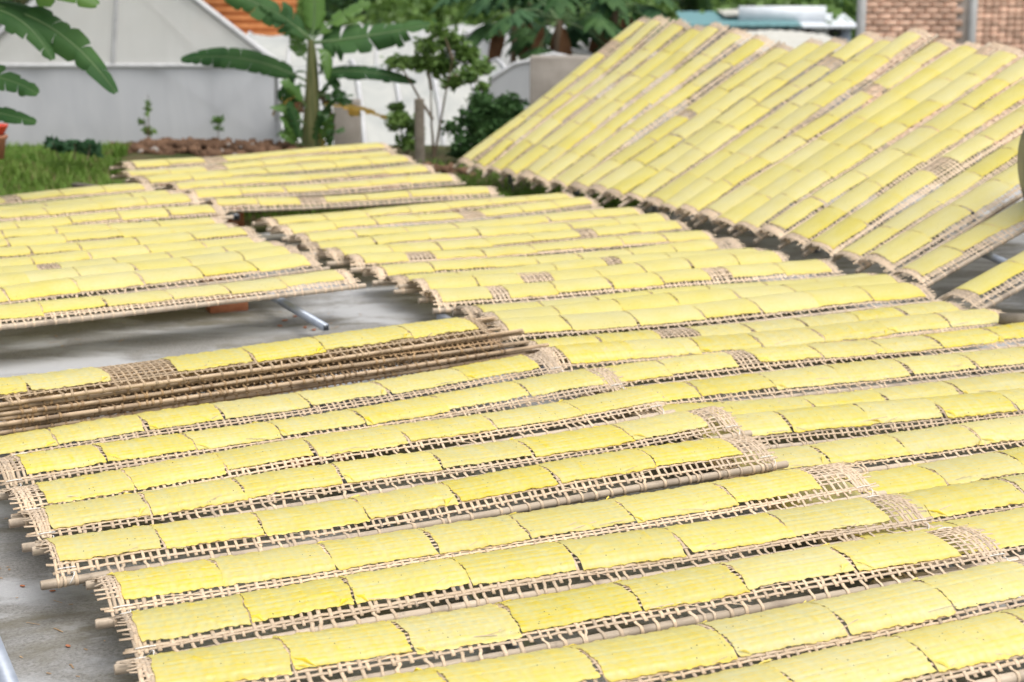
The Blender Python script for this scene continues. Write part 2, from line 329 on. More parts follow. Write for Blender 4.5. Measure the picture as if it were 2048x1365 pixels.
def make_rack(A,ex,ey,L,seed,detail,backz,label,group,h=.045,brown=False,sag=None,ties=False,xa=None,xb=None,rs=1.0,strip=None):
    rg=np.random.RandomState(seed); k=Rack(); k.L=L; k.rg=rg; k.detail=detail
    ex=Vector(ex).normalized(); ey=Vector(ey); ez=ex.cross(ey).normalized(); ey=ez.cross(ex).normalized()
    k.M=Matrix(((ex.x,ey.x,ez.x,A[0]),(ex.y,ey.y,ez.y,A[1]),(ex.z,ey.z,ez.z,A[2]),(0,0,0,1)))
    W=WID; k.W=W; r=.0142*rs*rg.uniform(.9,1.1)
    by=rg.uniform(-.016,.016); bz=rg.uniform(-.010,.002) if sag is None else sag
    p1,p2=rg.uniform(0,6.28,2); hv=rg.uniform(.9,1.12)
    def bend(x):
        u=np.clip(x/L,0,1)
        return by*np.sin(np.pi*u)+.004*np.sin(7*u+p1), bz*np.sin(np.pi*u)+.0025*np.sin(9*u+p2)
    def P(x,t,n):
        hh=h*hv*(1+.14*np.sin(2*np.pi*x/L*1.3+p1)); q=1-np.abs(2*t-1)**2.3
        dy,dz=bend(x)
        yy=W*t; zz=r*.75+hh*q+backz*t
        d_z=hh*(-4.6)*np.abs(2*t-1)**1.3*np.sign(2*t-1)+backz; ln=np.sqrt(W*W+d_z**2); ny=-d_z/ln; nz=W/ln
        return np.stack([x+0*t,yy+dy+ny*n,zz+dz+nz*n],-1), np.stack([0*t+0*x,ny,nz],-1)
    k.P=P
    root=empty('drying_rack'); root.matrix_world=k.M; setp(root,label,'drying rack',group); k.root=root
    # poles
    pm=MAT['pole_brown' if brown else 'pole']; nseg=48 if detail>=2 else 16; ks=12 if detail>=2 else 8
    for nm,t0,zz in(('front_pole',0,0.),('back_pole',1,backz)):
        x0=rg.uniform(-.01,.05) if t0 else -.004; x1=L+(rg.uniform(.0,.05) if t0 else .004)
        x=np.linspace(x0,x1,nseg); nodes=np.arange(rg.uniform(.1,.3),L,rg.uniform(.24,.34))
        if detail>=2: x=np.sort(np.concatenate([x,nodes,nodes-.006,nodes+.006,[x0+.004,x1-.004]]))
        dy,dz=bend(x); rr=r*(1-.08*x/L)*np.ones_like(x)
        if detail>=2:
            for nd in nodes: rr=rr*(1+.13*np.exp(-((x-nd)/.005)**2))
            rr=rr*(1+.03*np.sin(x*31+p2)); rr[0]*=.86; rr[-1]*=.86
        pts=np.stack([x,(-.006 if not t0 else W+.004)+dy,zz+dz],-1)
        MB().tube(pts,rr,ks).build(nm,pm,root,smooth=True)
    # woven lattice
    xa=.05 if xa is None else xa; xb=L-.035 if xb is None else xb
    pitch=.0245*rg.uniform(.94,1.06)
    xc=list(np.arange(xa,xa+.05,.0105))+list(np.arange(xa+.062,xb-.06,pitch))+list(np.arange(xb-.05,xb,.0105))
    xc=np.array(xc); xc=xc+rg.uniform(-.0028,.0028,len(xc))
    nl=14; tl=np.linspace(.065,.965,nl)+rg.uniform(-.011,.011,nl)
    if rg.rand()<.8: tl[1]=tl[0]+rg.uniform(.028,.06)
    tl=np.sort(tl); k.xc=xc; k.tl=tl
    nc=len(xc); amp=.0011; th=.0011 if detail>=2 else 0
    par=((np.arange(nc)[:,None]+np.arange(nl)[None,:])%2)*2-1
    sl=rg.normal(0,.0035,nc); Vs=[];Qs=[];n0=0
    Ts=[]
    def put(VQ,kk):
        nonlocal n0
        V,Q=VQ; Vs.append(V); Qs.append(Q+n0); n0+=len(V)
        Ts.append(np.repeat(rg.rand(kk)**3*.7,len(V)//kk))
    wrapm=(np.arange(nc)%2==0)
    if detail>=2:
        ex_=rg.rand(nc)<.10; wrapm=wrapm^ex_
    for flag in(True,False):
        id_=np.where(wrapm==flag)[0]
        if len(id_)==0: continue
        te=np.concatenate([[max(.0,tl[0]-.035)],tl,[1.0]])
        X=xc[id_][:,None]+sl[id_][:,None]*(te[None,:]-.5)*2+rg.normal(0,.0006,(len(id_),len(te)))
        T=np.broadcast_to(te,(len(id_),len(te)))
        nn_=np.concatenate([np.zeros((len(id_),1)),par[id_]*amp,np.zeros((len(id_),1))],1)
        C,Nn=P(X,T,nn_)
        if flag:
            ang=np.radians([285,240,200,165,130,100]); dx=-sl[id_][:,None]*1.1+rg.normal(0,.003,(len(id_),1))*np.linspace(1,.2,6)[None,:]
            Xw=xc[id_][:,None]-sl[id_][:,None]+dx; dy,dz=bend(Xw)
            Cw=np.stack([Xw,-.006+(r+.0013)*np.cos(ang)[None,:]+dy,(r+.0013)*np.sin(ang)[None,:]+dz],-1)
            Nw=np.stack([0*Xw,np.cos(ang)[None,:]+0*Xw,np.sin(ang)[None,:]+0*Xw],-1)
            C=np.concatenate([Cw,C],1); Nn=np.concatenate([Nw,Nn],1)
        S=np.zeros_like(C); S[...,0]=1
        put(ribbons(C,S,Nn,rg.uniform(.0072,.0112,len(id_)),th),len(id_))
    xl=np.concatenate([[0],xc,[0]])
    X=np.broadcast_to(xl,(nl,len(xl))).copy()
    X[:,0]=xa-rg.uniform(.006,.034,nl); X[:,-1]=xb+rg.uniform(.004,.028,nl)
    wv=rg.uniform(0,6.28,(nl,1)); T=tl[:,None]+.006*np.sin(X*rg.uniform(3,9,(nl,1))+wv)+rg.normal(0,.0015,X.shape)
    nn_=np.concatenate([np.zeros((nl,1)),-par.T*amp,np.zeros((nl,1))],1); nn_[:,0]=rg.uniform(-.006,.004,nl); nn_[:,-1]=rg.uniform(-.006,.004,nl)
    C,Nn=P(X,T,nn_); S=np.stack([0*X,Nn[...,2],-Nn[...,1]],-1)
    put(ribbons(C,S,Nn,rg.uniform(.0060,.0094,nl),th),nl)
    # a split strip or two and loose ends
    if detail>=2:
        for _ in range(10):
            x0=rg.uniform(.1,L-.25); tt=rg.uniform(.06,.2); ln=rg.uniform(.03,.11)
            X=np.linspace(x0,x0+ln,6)[None,:]; T=tt+np.linspace(0,rg.uniform(-.1,.1),6)[None,:]
            C,Nn=P(X,T,.0022+.002*np.sin(np.linspace(0,3.1,6))[None,:]); S=np.stack([0*X,Nn[...,2],-Nn[...,1]],-1)
            put(ribbons(C,S,Nn,np.array([rg.uniform(.0012,.003)]),0),1)
    lat=np_mesh('lattice',np.vstack(Vs),np.vstack(Qs),MAT[strip or ('strip_brown' if brown else 'strip')],attrs={'tone':np.concatenate(Ts)})
    lo=link('lattice',lat,root); lo['kind']='stuff'
    if ties:
        for tx in(xa+.03,xb-.025):
            for t0 in(0,1):
                yc=-.006 if not t0 else W+.004; zc=0 if not t0 else backz
                dy,dz=bend(np.array(tx)); a=np.linspace(-.4,2*np.pi-.4,15)
                sg=1 if not t0 else -1
                pts=[(tx+.012*math.sin(q*1.0)*1.0,yc+dy+sg*.006+.019*math.cos(q),zc+dz+.004+.0175*math.sin(q)) for q in a]
                ta=MB().tube(pts,.0013,6)
                C,_=P(np.linspace(tx-.028,tx+.02,6),np.full(6,.075 if not t0 else .93),np.full(6,.0035)+.002*np.sin(np.linspace(0,3.1,6)))
                ta.tube(C,.0014,6); ta.build('tie',MAT['tie'],root,smooth=True)
    return k
def sheet_geo(k,x0,x1,t0,t1,nx,ny,near):
    rg=k.rg; u=np.linspace(0,1,nx)[:,None]; v=np.linspace(0,1,ny)[None,:]
    ph=rg.uniform(0,6.28,12); sk=rg.normal(0,.028); W=k.W
    t=t0+(t1-t0)*v+0*u
    x=x0+(x1-x0)*u+0*v+sk*(v-.5)*W
    for a,e in((u,0),(1-u,1)):           # ragged ends
        x=x+(1-smooth01(a*5))*(.0035*np.sin(v*7+ph[e])+.002*np.sin(v*19+ph[e+2]))*(1 if e==0 else -1)
    t=t+(1-smooth01(v*4))*(.006*np.sin(u*6+ph[4])+.004*np.sin(u*17+ph[5])+.005*np.sin(u*43+ph[6])+.003*np.sin(u*97+ph[2]))
    t=t-(1-smooth01((1-v)*4))*(.007*np.sin(u*5+ph[7])+.005*np.sin(u*21+ph[8])+.004*np.sin(u*61+ph[0]))
    n=np.full_like(t,.0030)+.0010*np.sin(u*9+v*4+ph[9])*np.sin(v*6+ph[10])
    fold=np.zeros_like(t); RIB=np.full_like(t,.22)
    if near:
        dl=np.min(np.abs(t[...,None]-k.tl),-1)*W; dc=np.min(np.abs(x[...,None]-k.xc),-1)
        rib=np.exp(-(dl/.0042)**2)*(.75+.25*np.sin(x*90+ph[0]))+.26*np.exp(-(dc/.0045)**2)
        n=n-.0016+.0042*rib+.0009*np.sin(x*151+t*57+ph[5])*np.sin(t*93-x*67+ph[6])
        RIB=np.clip(rib*.9+.10*np.sin(x*23+ph[7])*np.sin(t*19+ph[8]),0,1)*.95
        for _ in range(rg.randint(0,3)):
            a0,b0=rg.uniform(.1,.9),rg.uniform(.02,.55); an=rg.normal(-.9,.5); ca,sa=math.cos(an),math.sin(an)
            X=(x-(x0+(x1-x0)*a0)); Yv=(t-(t0+(t1-t0)*b0))*W
            d=-X*sa+Yv*ca; al=X*ca+Yv*sa; ln=rg.uniform(.015,.04)
            mk=np.exp(-(al/ln)**2)
            n+=.0045*np.exp(-(d/.0045)**2)*mk; fold+=.8*np.exp(-(d/.0045)**2)*mk
    lift=np.exp(-v*(t1-t0)*W/.006)*(.5+.5*np.sin(u*11+ph[3]))+np.exp(-(1-v)*(t1-t0)*W/.006)*(.5+.5*np.sin(u*13+ph[1]))
    n=n+.0018*lift
    fold+=.5*np.exp(-v*(t1-t0)*W/.007)+.25*np.exp(-u*(x1-x0)/.006)+.25*np.exp(-(1-u)*(x1-x0)/.006)
    V,_=k.P(x,t,n)
    i=np.arange(nx-1)[:,None]*ny; j=np.arange(ny-1)[None,:]
    Q=np.stack([i+j,i+ny+j,i+ny+j+1,i+j+1],-1).reshape(-1,4)
    o1,o2=rg.uniform(0,60,2)
    UV=np.stack([x+o1,t*W+o2],-1).reshape(-1,2); V=V.reshape(-1,3); fold=np.clip(fold,0,1).reshape(-1); RIB=RIB.reshape(-1)
    if near:                             # corners folded over and curled rims
        nf=rg.choice([0,1,1,2])
        for _ in range(nf):
            cu=rg.choice([0,1],p=[.7,.3]); cv=rg.choice([0,1],p=[.45,.55]); a=rg.uniform(.02,.055); b=rg.uniform(.012,.04)/W
            xc_=x[0 if cu==0 else -1,0 if cv==0 else -1]; tc_=t[0 if cu==0 else -1,0 if cv==0 else -1]
            sx=1 if cu==0 else -1; st=1 if cv==0 else -1
            g=7; q1=np.linspace(0,1,g)[:,None]; q2=np.linspace(0,1,g)[None,:]
            ex1=xc_+sx*a*(1-q1)+0*q2; et1=tc_+st*b*q1+0*q2     # fold line
            X=ex1+(xc_+sx*a*rg.uniform(.6,1)-ex1)*q2*np.sin(np.pi*np.clip(q1,.08,.92)); T=et1+(tc_+st*b*rg.uniform(.6,1)-et1)*q2*np.sin(np.pi*np.clip(q1,.08,.92))
            nn_=.0042+rg.uniform(.003,.009)*np.sin(np.pi*q2*.8)*np.sin(np.pi*q1)
            PV,_=k.P(X,T,nn_); n0=len(V)
            V=np.vstack([V,PV.reshape(-1,3)]); UV=np.vstack([UV,np.stack([X+o1,T*W+o2],-1).reshape(-1,2)])
            fold=np.concatenate([fold,np.full(g*g,rg.uniform(.75,1))]); RIB=np.concatenate([RIB,np.zeros(g*g)])
            i=np.arange(g-1)[:,None]*g; j=np.arange(g-1)[None,:]
            Q=np.vstack([Q,n0+np.stack([i+j,i+g+j,i+g+j+1,i+j+1],-1).reshape(-1,4)])
    return V,Q,UV,fold,RIB
def lay_sheets(k,phrase,edges=None,near=False,res=(16,9),bare=.12,tail=.085,where='left',t0r=(.07,.125),gaps=(.003,.014)):
    rg=k.rg; spans=[]
    if edges is not None:
        for a,b in zip(edges[:-1],edges[1:]):
            if b-a<.42: spans.append((a+rg.uniform(.001,.006),b-rg.uniform(.001,.008)))
    else:
        x=rg.uniform(.065,.12); avail=k.L-tail-x; n=int(round(avail/.315)); holes=rg.rand(n)<bare; hs=holes*rg.uniform(.08,.2,n)
        while hs.sum()>.21: hs[np.argmax(hs)]=0
        lns=rg.uniform(.9,1.1,n); gp=np.where(rg.rand(n)<.88,rg.uniform(gaps[0],gaps[1],n),rg.uniform(-.012,.022,n))
        lns*=(avail-gp.sum()-hs.sum())/lns.sum()
        for q in range(n): spans.append((x,x+lns[q])); x+=lns[q]+gp[q]+hs[q]
    for n,(a,b) in enumerate(spans):
        t0=rg.uniform(*t0r); t1=rg.uniform(.93,.98)
        V,Q,UV,fold,rib=sheet_geo(k,a,b,t0,t1,res[0],res[1],near)
        c=np.array([(a+b)/2,k.W*.5,.03]); wc=k.M@Vector(c)
        px,py,d=proj(wc); ln=b-a
        corners=[proj(k.M@Vector((q,k.W*tt,.03))) for q in(a,b) for tt in(t0,t1)]
        x0=max(0,min(q[0] for q in corners)); x1=min(2048,max(q[0] for q in corners)); y0=max(0,min(q[1] for q in corners)); y1=min(1365,max(q[1] for q in corners))
        area=max(0,x1-x0)*max(0,y1-y0)
        SHEETS.append(dict(V=V-c,Q=Q,UV=UV,fold=fold,rib=rib,M=k.M@Matrix.Translation(Vector(c)),area=area,n=n,total=len(spans),phrase=phrase,where=where))
def flat_frame(A,B):
    A=Vector(A);B=Vector(B); ex=(B-A).normalized(); ey=Vector((0,0,1)).cross(ex).normalized(); return A,ex,ey,(B-A).length
def back_lift(A,ex,ey,L,A2,B2,h=.036):
    "how far the back edge must rise to rest on the neighbour behind"
    if A2 is None: return 0.
    mid=Vector(A)+ex*(L*.5); A2=Vector(A2);B2=Vector(B2); d2=(B2-A2).normalized()
    # where the line through mid along ey meets the neighbour's front line
    n2=Vector((-d2.y,d2.x,0)); s=(A2-mid).dot(n2)/max(1e-6,ey.dot(n2))
    o=WID-s
    if o<-.012: return 0.
    t=min(.5,max(0,o/WID)); return min(.030,.018+.5*h*(1-(2*t-1)**2))
FRONT=[  # (front pole left end, right end, sheet edges along the rack)
 ((-1.70,5.30,0.120),(0.234,6.41,0.160),[-0.06,0.21,0.52,0.80,1.13,1.45,1.79,2.11]),
 ((-1.63,5.00,0.120),(0.46,6.13,0.160),[0.11,0.37,0.67,0.98,1.29,1.61,1.95,2.27]),
 ((-1.50,4.73,0.120),(0.58,5.83,0.160),[0.12,0.39,0.69,1.00,1.33,1.66,2.00,2.35]),
 ((-1.40,4.52,0.120),(0.82,5.56,0.160),[0.09,0.38,0.67,0.99,1.32,1.64,2.01,2.31]),
 ((-1.26,4.21,0.120),(0.89,5.20,0.160),[0.05,0.34,0.63,0.94,1.23,1.56,1.91,2.23]),
 ((-1.05,3.95,0.120),(1.14,4.88,0.160),[0.07,0.34,0.64,0.94,1.21,1.54,1.88,2.19]),
 ((-0.94,3.70,0.120),(1.23,4.56,0.160),[0.06,0.34,0.61,0.92,1.23,1.55,1.88,2.20]),
 ((-0.84,3.40,0.120),(1.38,4.28,0.160),[0.07,0.38,0.67,0.95,1.28,1.58,1.90,2.22]),
 ((-0.71,3.11,0.120),(1.49,4.00,0.160),[0.04,0.34,0.65,1.00,1.34,1.65,1.96,2.26]),
 ((-0.60,2.83,0.120),(1.56,3.73,0.160),[0.05,0.33,0.65,1.02,1.36,1.71,2.02,2.32]),
]
MIDDLE=[
 ((-1.54,10.36,0.110),(0.47,11.54,0.120)),
 ((-1.40,10.03,0.110),(0.61,11.23,0.120)),
 ((-1.25,9.68,0.110),(0.90,10.80,0.120)),
 ((-1.18,9.41,0.110),(1.04,10.50,0.120)),
 ((-1.03,9.16,0.110),(1.12,10.20,0.120)),
 ((-0.88,8.96,0.110),(1.24,9.82,0.120)),
 ((-0.73,8.60,0.110),(1.36,9.50,0.120)),
 ((-0.60,8.34,0.110),(1.48,9.24,0.120)),
 ((-0.46,8.11,0.110),(1.55,8.98,0.120)),
 ((-0.38,7.88,0.110),(1.77,8.73,0.120)),
 ((-0.218,7.56,0.110),(1.95,8.40,0.120)),
 ((-0.099,7.33,0.110),(2.03,8.25,0.120)),
 ((-0.053,7.12,0.110),(2.11,8.05,0.120)),
 ((0.076,6.80,0.110),(2.17,7.63,0.120)),
 ((0.134,6.58,0.110),(2.31,7.38,0.120)),
 ((0.270,6.29,0.109),(2.46,7.17,0.121)),
 ((0.36,5.97,0.108),(2.57,6.80,0.123)),
 ((0.45,5.69,0.105),(2.70,6.41,0.127)),
 ((0.56,5.45,0.107),(2.81,6.16,0.130)),
 ((0.66,5.09,0.102),(2.87,5.93,0.138)),
 ((0.76,4.78,0.096),(2.95,5.65,0.155)),
 ((0.86,4.56,0.094),(3.11,5.28,0.179)),
 ((0.98,4.27,0.100),(3.21,5.05,0.198)),
]
LEFT=[
 ((-2.74,6.83,0.200),(-0.73,8.07,0.200)),
 ((-2.84,7.11,0.200),(-0.96,8.53,0.200)),
 ((-3.02,7.40,0.200),(-1.07,8.72,0.200)),
 ((-3.22,7.71,0.200),(-1.17,8.88,0.200)),
 ((-3.34,7.92,0.200),(-1.32,9.13,0.200)),
 ((-3.45,8.23,0.200),(-1.42,9.44,0.200)),
 ((-3.65,8.54,0.200),(-1.56,9.64,0.200)),
 ((-3.81,8.89,0.200),(-1.68,9.90,0.200)),
 ((-3.77,9.11,0.200),(-1.75,10.33,0.200)),
 ((-3.92,9.43,0.200),(-1.99,10.79,0.200)),
 ((-4.05,9.62,0.200),(-2.17,11.05,0.200)),
 ((-4.32,10.02,0.200),(-2.43,11.44,0.200)),
]
BACK=[
 ((-2.02,11.00,0.13),(-0.06,11.75,0.13)),
 ((-2.20,11.30,0.15),(-0.35,12.29,0.15)),
 ((-2.37,11.57,0.17),(-0.55,12.72,0.17)),
 ((-2.62,11.68,0.19),(-0.73,13.16,0.19)),
 ((-2.77,11.91,0.22),(-0.88,13.39,0.22)),
 ((-2.86,12.27,0.24),(-0.96,13.75,0.24)),
]
TILT=[  # lower end, slope in degrees, length
 ((-0.360,13.429,0.100),33.6,2.11),
 ((-0.234,13.132,0.100),34.3,2.10),
 ((-0.102,12.901,0.100),33.1,2.11),
 ((0.014,12.677,0.100),32.1,2.11),
 ((0.144,12.434,0.100),33.2,2.10),
 ((0.253,12.223,0.100),31.4,2.12),
 ((0.386,12.043,0.100),30.1,2.11),
 ((0.502,11.827,0.100),28.3,2.12),
 ((0.642,11.648,0.100),28.6,2.20),
 ((0.741,11.434,0.100),28.5,2.24),
 ((0.876,11.296,0.100),28.4,2.33),
 ((0.978,11.040,0.100),28.3,2.32),
 ((1.074,10.803,0.100),29.1,2.38),
 ((1.174,10.613,0.100),26.6,2.40),
 ((1.278,10.398,0.100),26.2,2.43),
 ((1.371,10.204,0.100),26.2,2.45),
 ((1.469,9.983,0.100),26.5,2.37),
 ((1.584,9.762,0.100),26.1,2.37),
 ((1.688,9.528,0.100),26.0,2.36),
 ((1.790,9.290,0.100),25.5,2.36),
 ((1.887,8.985,0.100),24.9,2.36),
 ((1.999,8.780,0.100),23.8,2.36),
 ((2.097,8.459,0.100),21.5,2.36),
 ((2.200,7.832,0.100),20.5,2.36),
]
# front group: the ten nearest racks, index 0 is the farthest of them
nF=len(FRONT)
for i,(A,B,ed) in enumerate(FRONT):
    a,ex,ey,L=flat_frame(A,B); bl=back_lift(a,ex,ey,L,FRONT[i-1][0],FRONT[i-1][1]) if i else 0
    o=nF-i
    w_='nearest' if o==1 else ORD[o]+' nearest'
    k=make_rack(A,ex,ey,L,100+i,2,bl,'bamboo rack of yellow sheets, %s in the front row, left foreground'%w_,'racks of the front row',ties=True,xa=.045,xb=L-.03)
    lay_sheets(k,'%s rack of the front row'%w_,ed,True,(58,32),t0r=(.095,.155))
# the pile of racks behind the front row
SA=Vector((-1.864,5.617,.12)); SB=Vector((.05,6.87,.12))
_,ex,ey,L=flat_frame(SA,SB); ks=None
for i in range(8):
    rg=random.Random(40+i); top=i==7
    A=SA+ey*rg.uniform(-.006,.010)+ex*rg.uniform(-.02,.06)+Vector((0,0,.0162*i))
    if top: A=SA+ey*.004-ex*.02+Vector((0,0,.0162*i+.002))
    lab='topmost rack of the pile, its bamboo lattice carrying yellow sheets' if top else ('brown bamboo rack at the very bottom of the pile' if i==0 else 'empty brown bamboo rack in the pile, %s from the bottom'%ORD[i+1])
    sw=R(rg.uniform(-1.1,1.1)) if not top else 0
    exr=Vector((ex.x*math.cos(sw)-ex.y*math.sin(sw),ex.x*math.sin(sw)+ex.y*math.cos(sw),R(rg.uniform(-.25,.25)))); eyr=Vector((0,0,1)).cross(exr)
    k=make_rack(A,exr,eyr,L+rg.uniform(-.04,.10),300+i,2,0,lab,'racks piled behind the front row',h=.040,brown=True,sag=-.004,xa=.12,xb=L-.15,rs=.60,strip='strip_mid' if top else None)
    if top: ks=k
def pxs(k,vals):
    g=np.linspace(-.2,k.L+.2,600); px=np.array([proj(k.M@Vector((s,.07,.04)))[0] for s in g]); return [float(np.interp(v,px,g)) for v in vals]
e=pxs(ks,[-95,52,214]); e2=pxs(ks,[345,500,645,817,947])
lay_sheets(ks,'topmost rack of the pile',e,True,(58,32)); m1=SHEETS[-(len(e)-1):]
lay_sheets(ks,'topmost rack of the pile',e2,True,(58,32)); m2=SHEETS[-(len(e2)-1):]
for q,s in enumerate(m1+m2): s['n']=q; s['total']=len(m1+m2)
# middle group
nM=len(MIDDLE)
for i,(A,B) in enumerate(MIDDLE):
    a,ex,ey,L=flat_frame(A,B); bl=back_lift(a,ex,ey,L,*MIDDLE[i-1]) if i else 0
    o=i+1; near=i>=13
    w_=('farthest' if o==1 else ORD[o]+' farthest')
    k=make_rack(A,ex,ey,L,500+i,2 if near else 1,bl,'bamboo rack of yellow sheets, %s in the middle row'%w_,'racks of the middle row',xa=.04,xb=L-.02)
    lay_sheets(k,'%s rack of the middle row'%w_,None,near,(44,26) if near else (20,10),bare=.10,tail=.05)
# left group
for i,(A,B) in enumerate(LEFT):
    a,ex,ey,L=flat_frame(A,B); bl=back_lift(a,ex,ey,L,*LEFT[i+1]) if i+1<len(LEFT) else 0
    o=i+1; w_='nearest' if o==1 else ORD[o]+' nearest'
    k=make_rack(A,ex,ey,L,700+i,1,bl,'bamboo rack of yellow sheets, %s in the left row'%w_,'racks of the left row')
    lay_sheets(k,'%s rack of the left row'%w_,None,False,(20,10),bare=.08,where='right')
# group at the back by the bare soil
for i,(A,B) in enumerate(BACK):
    a,ex,ey,L=flat_frame(A,B); bl=back_lift(a,ex,ey,L,*BACK[i+1]) if i+1<len(BACK) else 0
    o=i+1; w_='nearest' if o==1 else ORD[o]+' nearest'
    k=make_rack(A,ex,ey,L,800+i,1,bl,'bamboo rack of yellow sheets, %s in the back row by bare soil'%w_,'racks of the back row')
    lay_sheets(k,'%s rack of the back row'%w_,None,False,(16,8),bare=.05,where='right')
# sloping group on the right, each rack leaning up to the right
for i,(A,be,L) in enumerate(TILT):
    be=R(be); ex=Vector((D1.x*math.cos(be),D1.y*math.cos(be),math.sin(be))); ey=D2.copy()
    bl=0
    if i:
        d=(Vector(TILT[i-1][0])-Vector(A)).dot(D2); o=WID-d
        if o>-.012: t=min(.5,max(0,o/WID)); bl=min(.030,.018+.02*(1-(2*t-1)**2))
    w_='leftmost' if i==0 else ORD[i+1]
    lab='bamboo rack leaning uphill, %s in the sloping row'%('leftmost' if i==0 else ORD[i+1]+' from left')
    k=make_rack(A,ex,ey,L,900+i,1,bl,lab,'racks of the sloping row')
    lay_sheets(k,'%s rack of the sloping row'%('leftmost' if i==0 else ORD[i+1]),None,False,(20,10),bare=.07,where='bottom',t0r=(.125,.19),gaps=(.002,.008))
# the 300 sheets that show largest are things, the rest one mass
SHEETS.sort(key=lambda s:-s['area'])
GROUPS={'front row':'sheets on the front row','middle row':'sheets on the middle row','left row':'sheets on the left row','back row':'sheets on the back row','sloping row':'sheets on the sloping row','pile':'sheets on the pile'}
vis=SHEETS[:300]; rest=SHEETS[300:]
for s in vis:
    me=np_mesh('dough_sheet',s['V'],s['Q'],MAT['sheet'],True,s['UV'],{'fold':s['fold'],'rib':s['rib']})
    o=link('dough_sheet',me); o.matrix_world=s['M']
    grp=[v for q,v in GROUPS.items() if s['phrase'].endswith(q)][0]
    n=s['n'] if s['where']!='right' else s['total']-1-s['n']
    pos=(ORD[n+1]+' ' if n else '')+('lowest' if s['where']=='bottom' else ('leftmost' if s['where']=='left' else 'rightmost'))
    if n==0 and s['where']=='bottom': pos='lowest'
    setp(o,'yellow dough sheet, %s on the %s'%(pos,s['phrase']),'dough sheet',grp)
if rest:
    Vs=[];Qs=[];Us=[];Fs=[];Rs=[];n0=0
    for s in rest:
        M=np.array(s['M']); Vs.append(s['V']@M[:3,:3].T+M[:3,3]); Qs.append(s['Q']+n0); Us.append(s['UV']); Fs.append(s['fold']); Rs.append(s['rib']); n0+=len(s['V'])
    o=link('far_dough_sheets',np_mesh('far_dough_sheets',np.vstack(Vs),np.vstack(Qs),MAT['sheet'],True,np.vstack(Us),{'fold':np.concatenate(Fs),'rib':np.concatenate(Rs)}))
    setp(o,'the smaller yellow dough sheets on the farther racks','dough sheets',kind='stuff')

# ------------------------------------------------------------------ rails, bricks and small things in the yard
def rail(a,b,label,wd=.04,feet=()):
    t=empty('steel_rail',a); a=Vector(a);b=Vector(b)
    d=(b-a)
    MB().beam((0,0,0),d,wd,wd).build('tube',MAT['steel'],t)
    for s in (0,1):
        p=d*s; MB().beam(p-d.normalized()*(.004 if s==0 else -.0),p+d.normalized()*(.004 if s else 0),wd*.8,wd*.8).build('end_cap',MAT['dark'],t)
    return setp(t,label,'steel rail','steel rails under the racks')
rail((-.87,7.61,.085),(-2.75,11.35,.155),'square steel rail jutting from under the left row',.03)
rail((-1.02,3.30,.075),(-2.05,5.52,.075),'square steel rail crossing the bottom left corner of the yard')
rail((.45,2.9,.075),(-.85,6.0,.075),'square steel rail hidden under the middle of the front row')
rail((1.55,3.9,.055),(-.35,7.9,.075),'square steel rail under the left ends of the middle row',.035)
rail((2.7,5.3,.08),(-.1,11.0,.08),'square steel rail under the right ends of the middle row',.035)
rail((-.33,11.5,.085),(-1.15,13.6,.17),'square steel rail showing under the back row near the sloping row')
rail((-1.85,11.1,.08),(-2.75,13.0,.17),'square steel rail under the left ends of the back row')
rail((-3.1,7.0,.155),(-4.2,9.9,.155),'square steel rail beyond the left edge under the left row')
def brick(loc,rz,label,size=(.21,.10,.06)):
    mb=MB(); x,y,z=[v/2 for v in size]; b=.004
    prof=[(-x,-y+b),(-x+b,-y),(x-b,-y),(x,-y+b),(x,y-b),(x-b,y),(-x+b,y),(-x,y-b)]
    G=[]
    for zz,sc in((-z,.97),(-z+b,1),(z-b,1),(z,.97)): G.append([(px*sc,py*sc,zz) for px,py in prof+[prof[0]]])
    mb.grid(G); top=[(px*.97,py*.97,z) for px,py in prof]; mb.add(top,[(0,1,2,7),(7,2,3,6),(6,3,4,5)])
    o=mb.build('brick',MAT['brick']); o.location=loc; o.rotation_euler=(0,0,rz); return setp(o,label,'brick','bricks propping the rails')
brick((-1.47,8.42,.03),R(24),'red brick showing under the nearest rack of the left row',(.20,.10,.06))
brick((-1.62,8.95,.03),R(116),'red brick behind another under the left row rail end',(.2,.11,.085))
brick((-2.55,10.95,.045),R(20),'red brick hidden under the far end of the left row',(.22,.11,.085))
for q,(x,y) in enumerate(((-1.62,4.6),(-1.95,5.3),(.3,3.26),(-.7,5.64),(2.5,5.7),(.2,10.4))):
    brick((x,y,.027),R(26),'red brick lying under a steel rail, %s of six'%ORD[q+1],(.2,.1,.055))
for q,(x,y,z) in enumerate(((-.45,11.85,.01),(-1.0,13.2,.07),(-1.95,11.35,.01),(-2.6,12.7,.08))):
    brick((x,y,z),R(26),'red brick under the back row rails, %s of four'%ORD[q+1],(.2,.1,.17))
for q,(x,y) in enumerate(((-3.2,7.3),(-4.1,9.6))): brick((x,y,.066),R(26),'red brick under the rail beyond the left edge, %s of two'%ORD[q+1],(.2,.1,.13))
# frame that carries the upper ends of the sloping racks
fr=empty('rack_stand',(2.6,10.4,0))
def upper(i,f):
    A,be,L=TILT[i]; be=R(be); return Vector(A)+Vector((D1.x*math.cos(be),D1.y*math.cos(be),math.sin(be)))*(L*f)
for f,dz in((.80,-.06),(.22,-.055)):
    pts=[upper(i,f)+Vector((0,0,dz)) for i in range(24)]
    MB().tube([p-Vector((2.6,10.4,0)) for p in pts],.022,8).build('top_rail',MAT['steel'],fr)
    for p in pts[::4]: MB().beam(Vector((p.x,p.y,-.06))-Vector((2.6,10.4,0)),p-Vector((2.6,10.4,.02)),.04,.04).build('post',MAT['steel'],fr)
setp(fr,'steel stand carrying the upper ends of the sloping racks','rack stand')
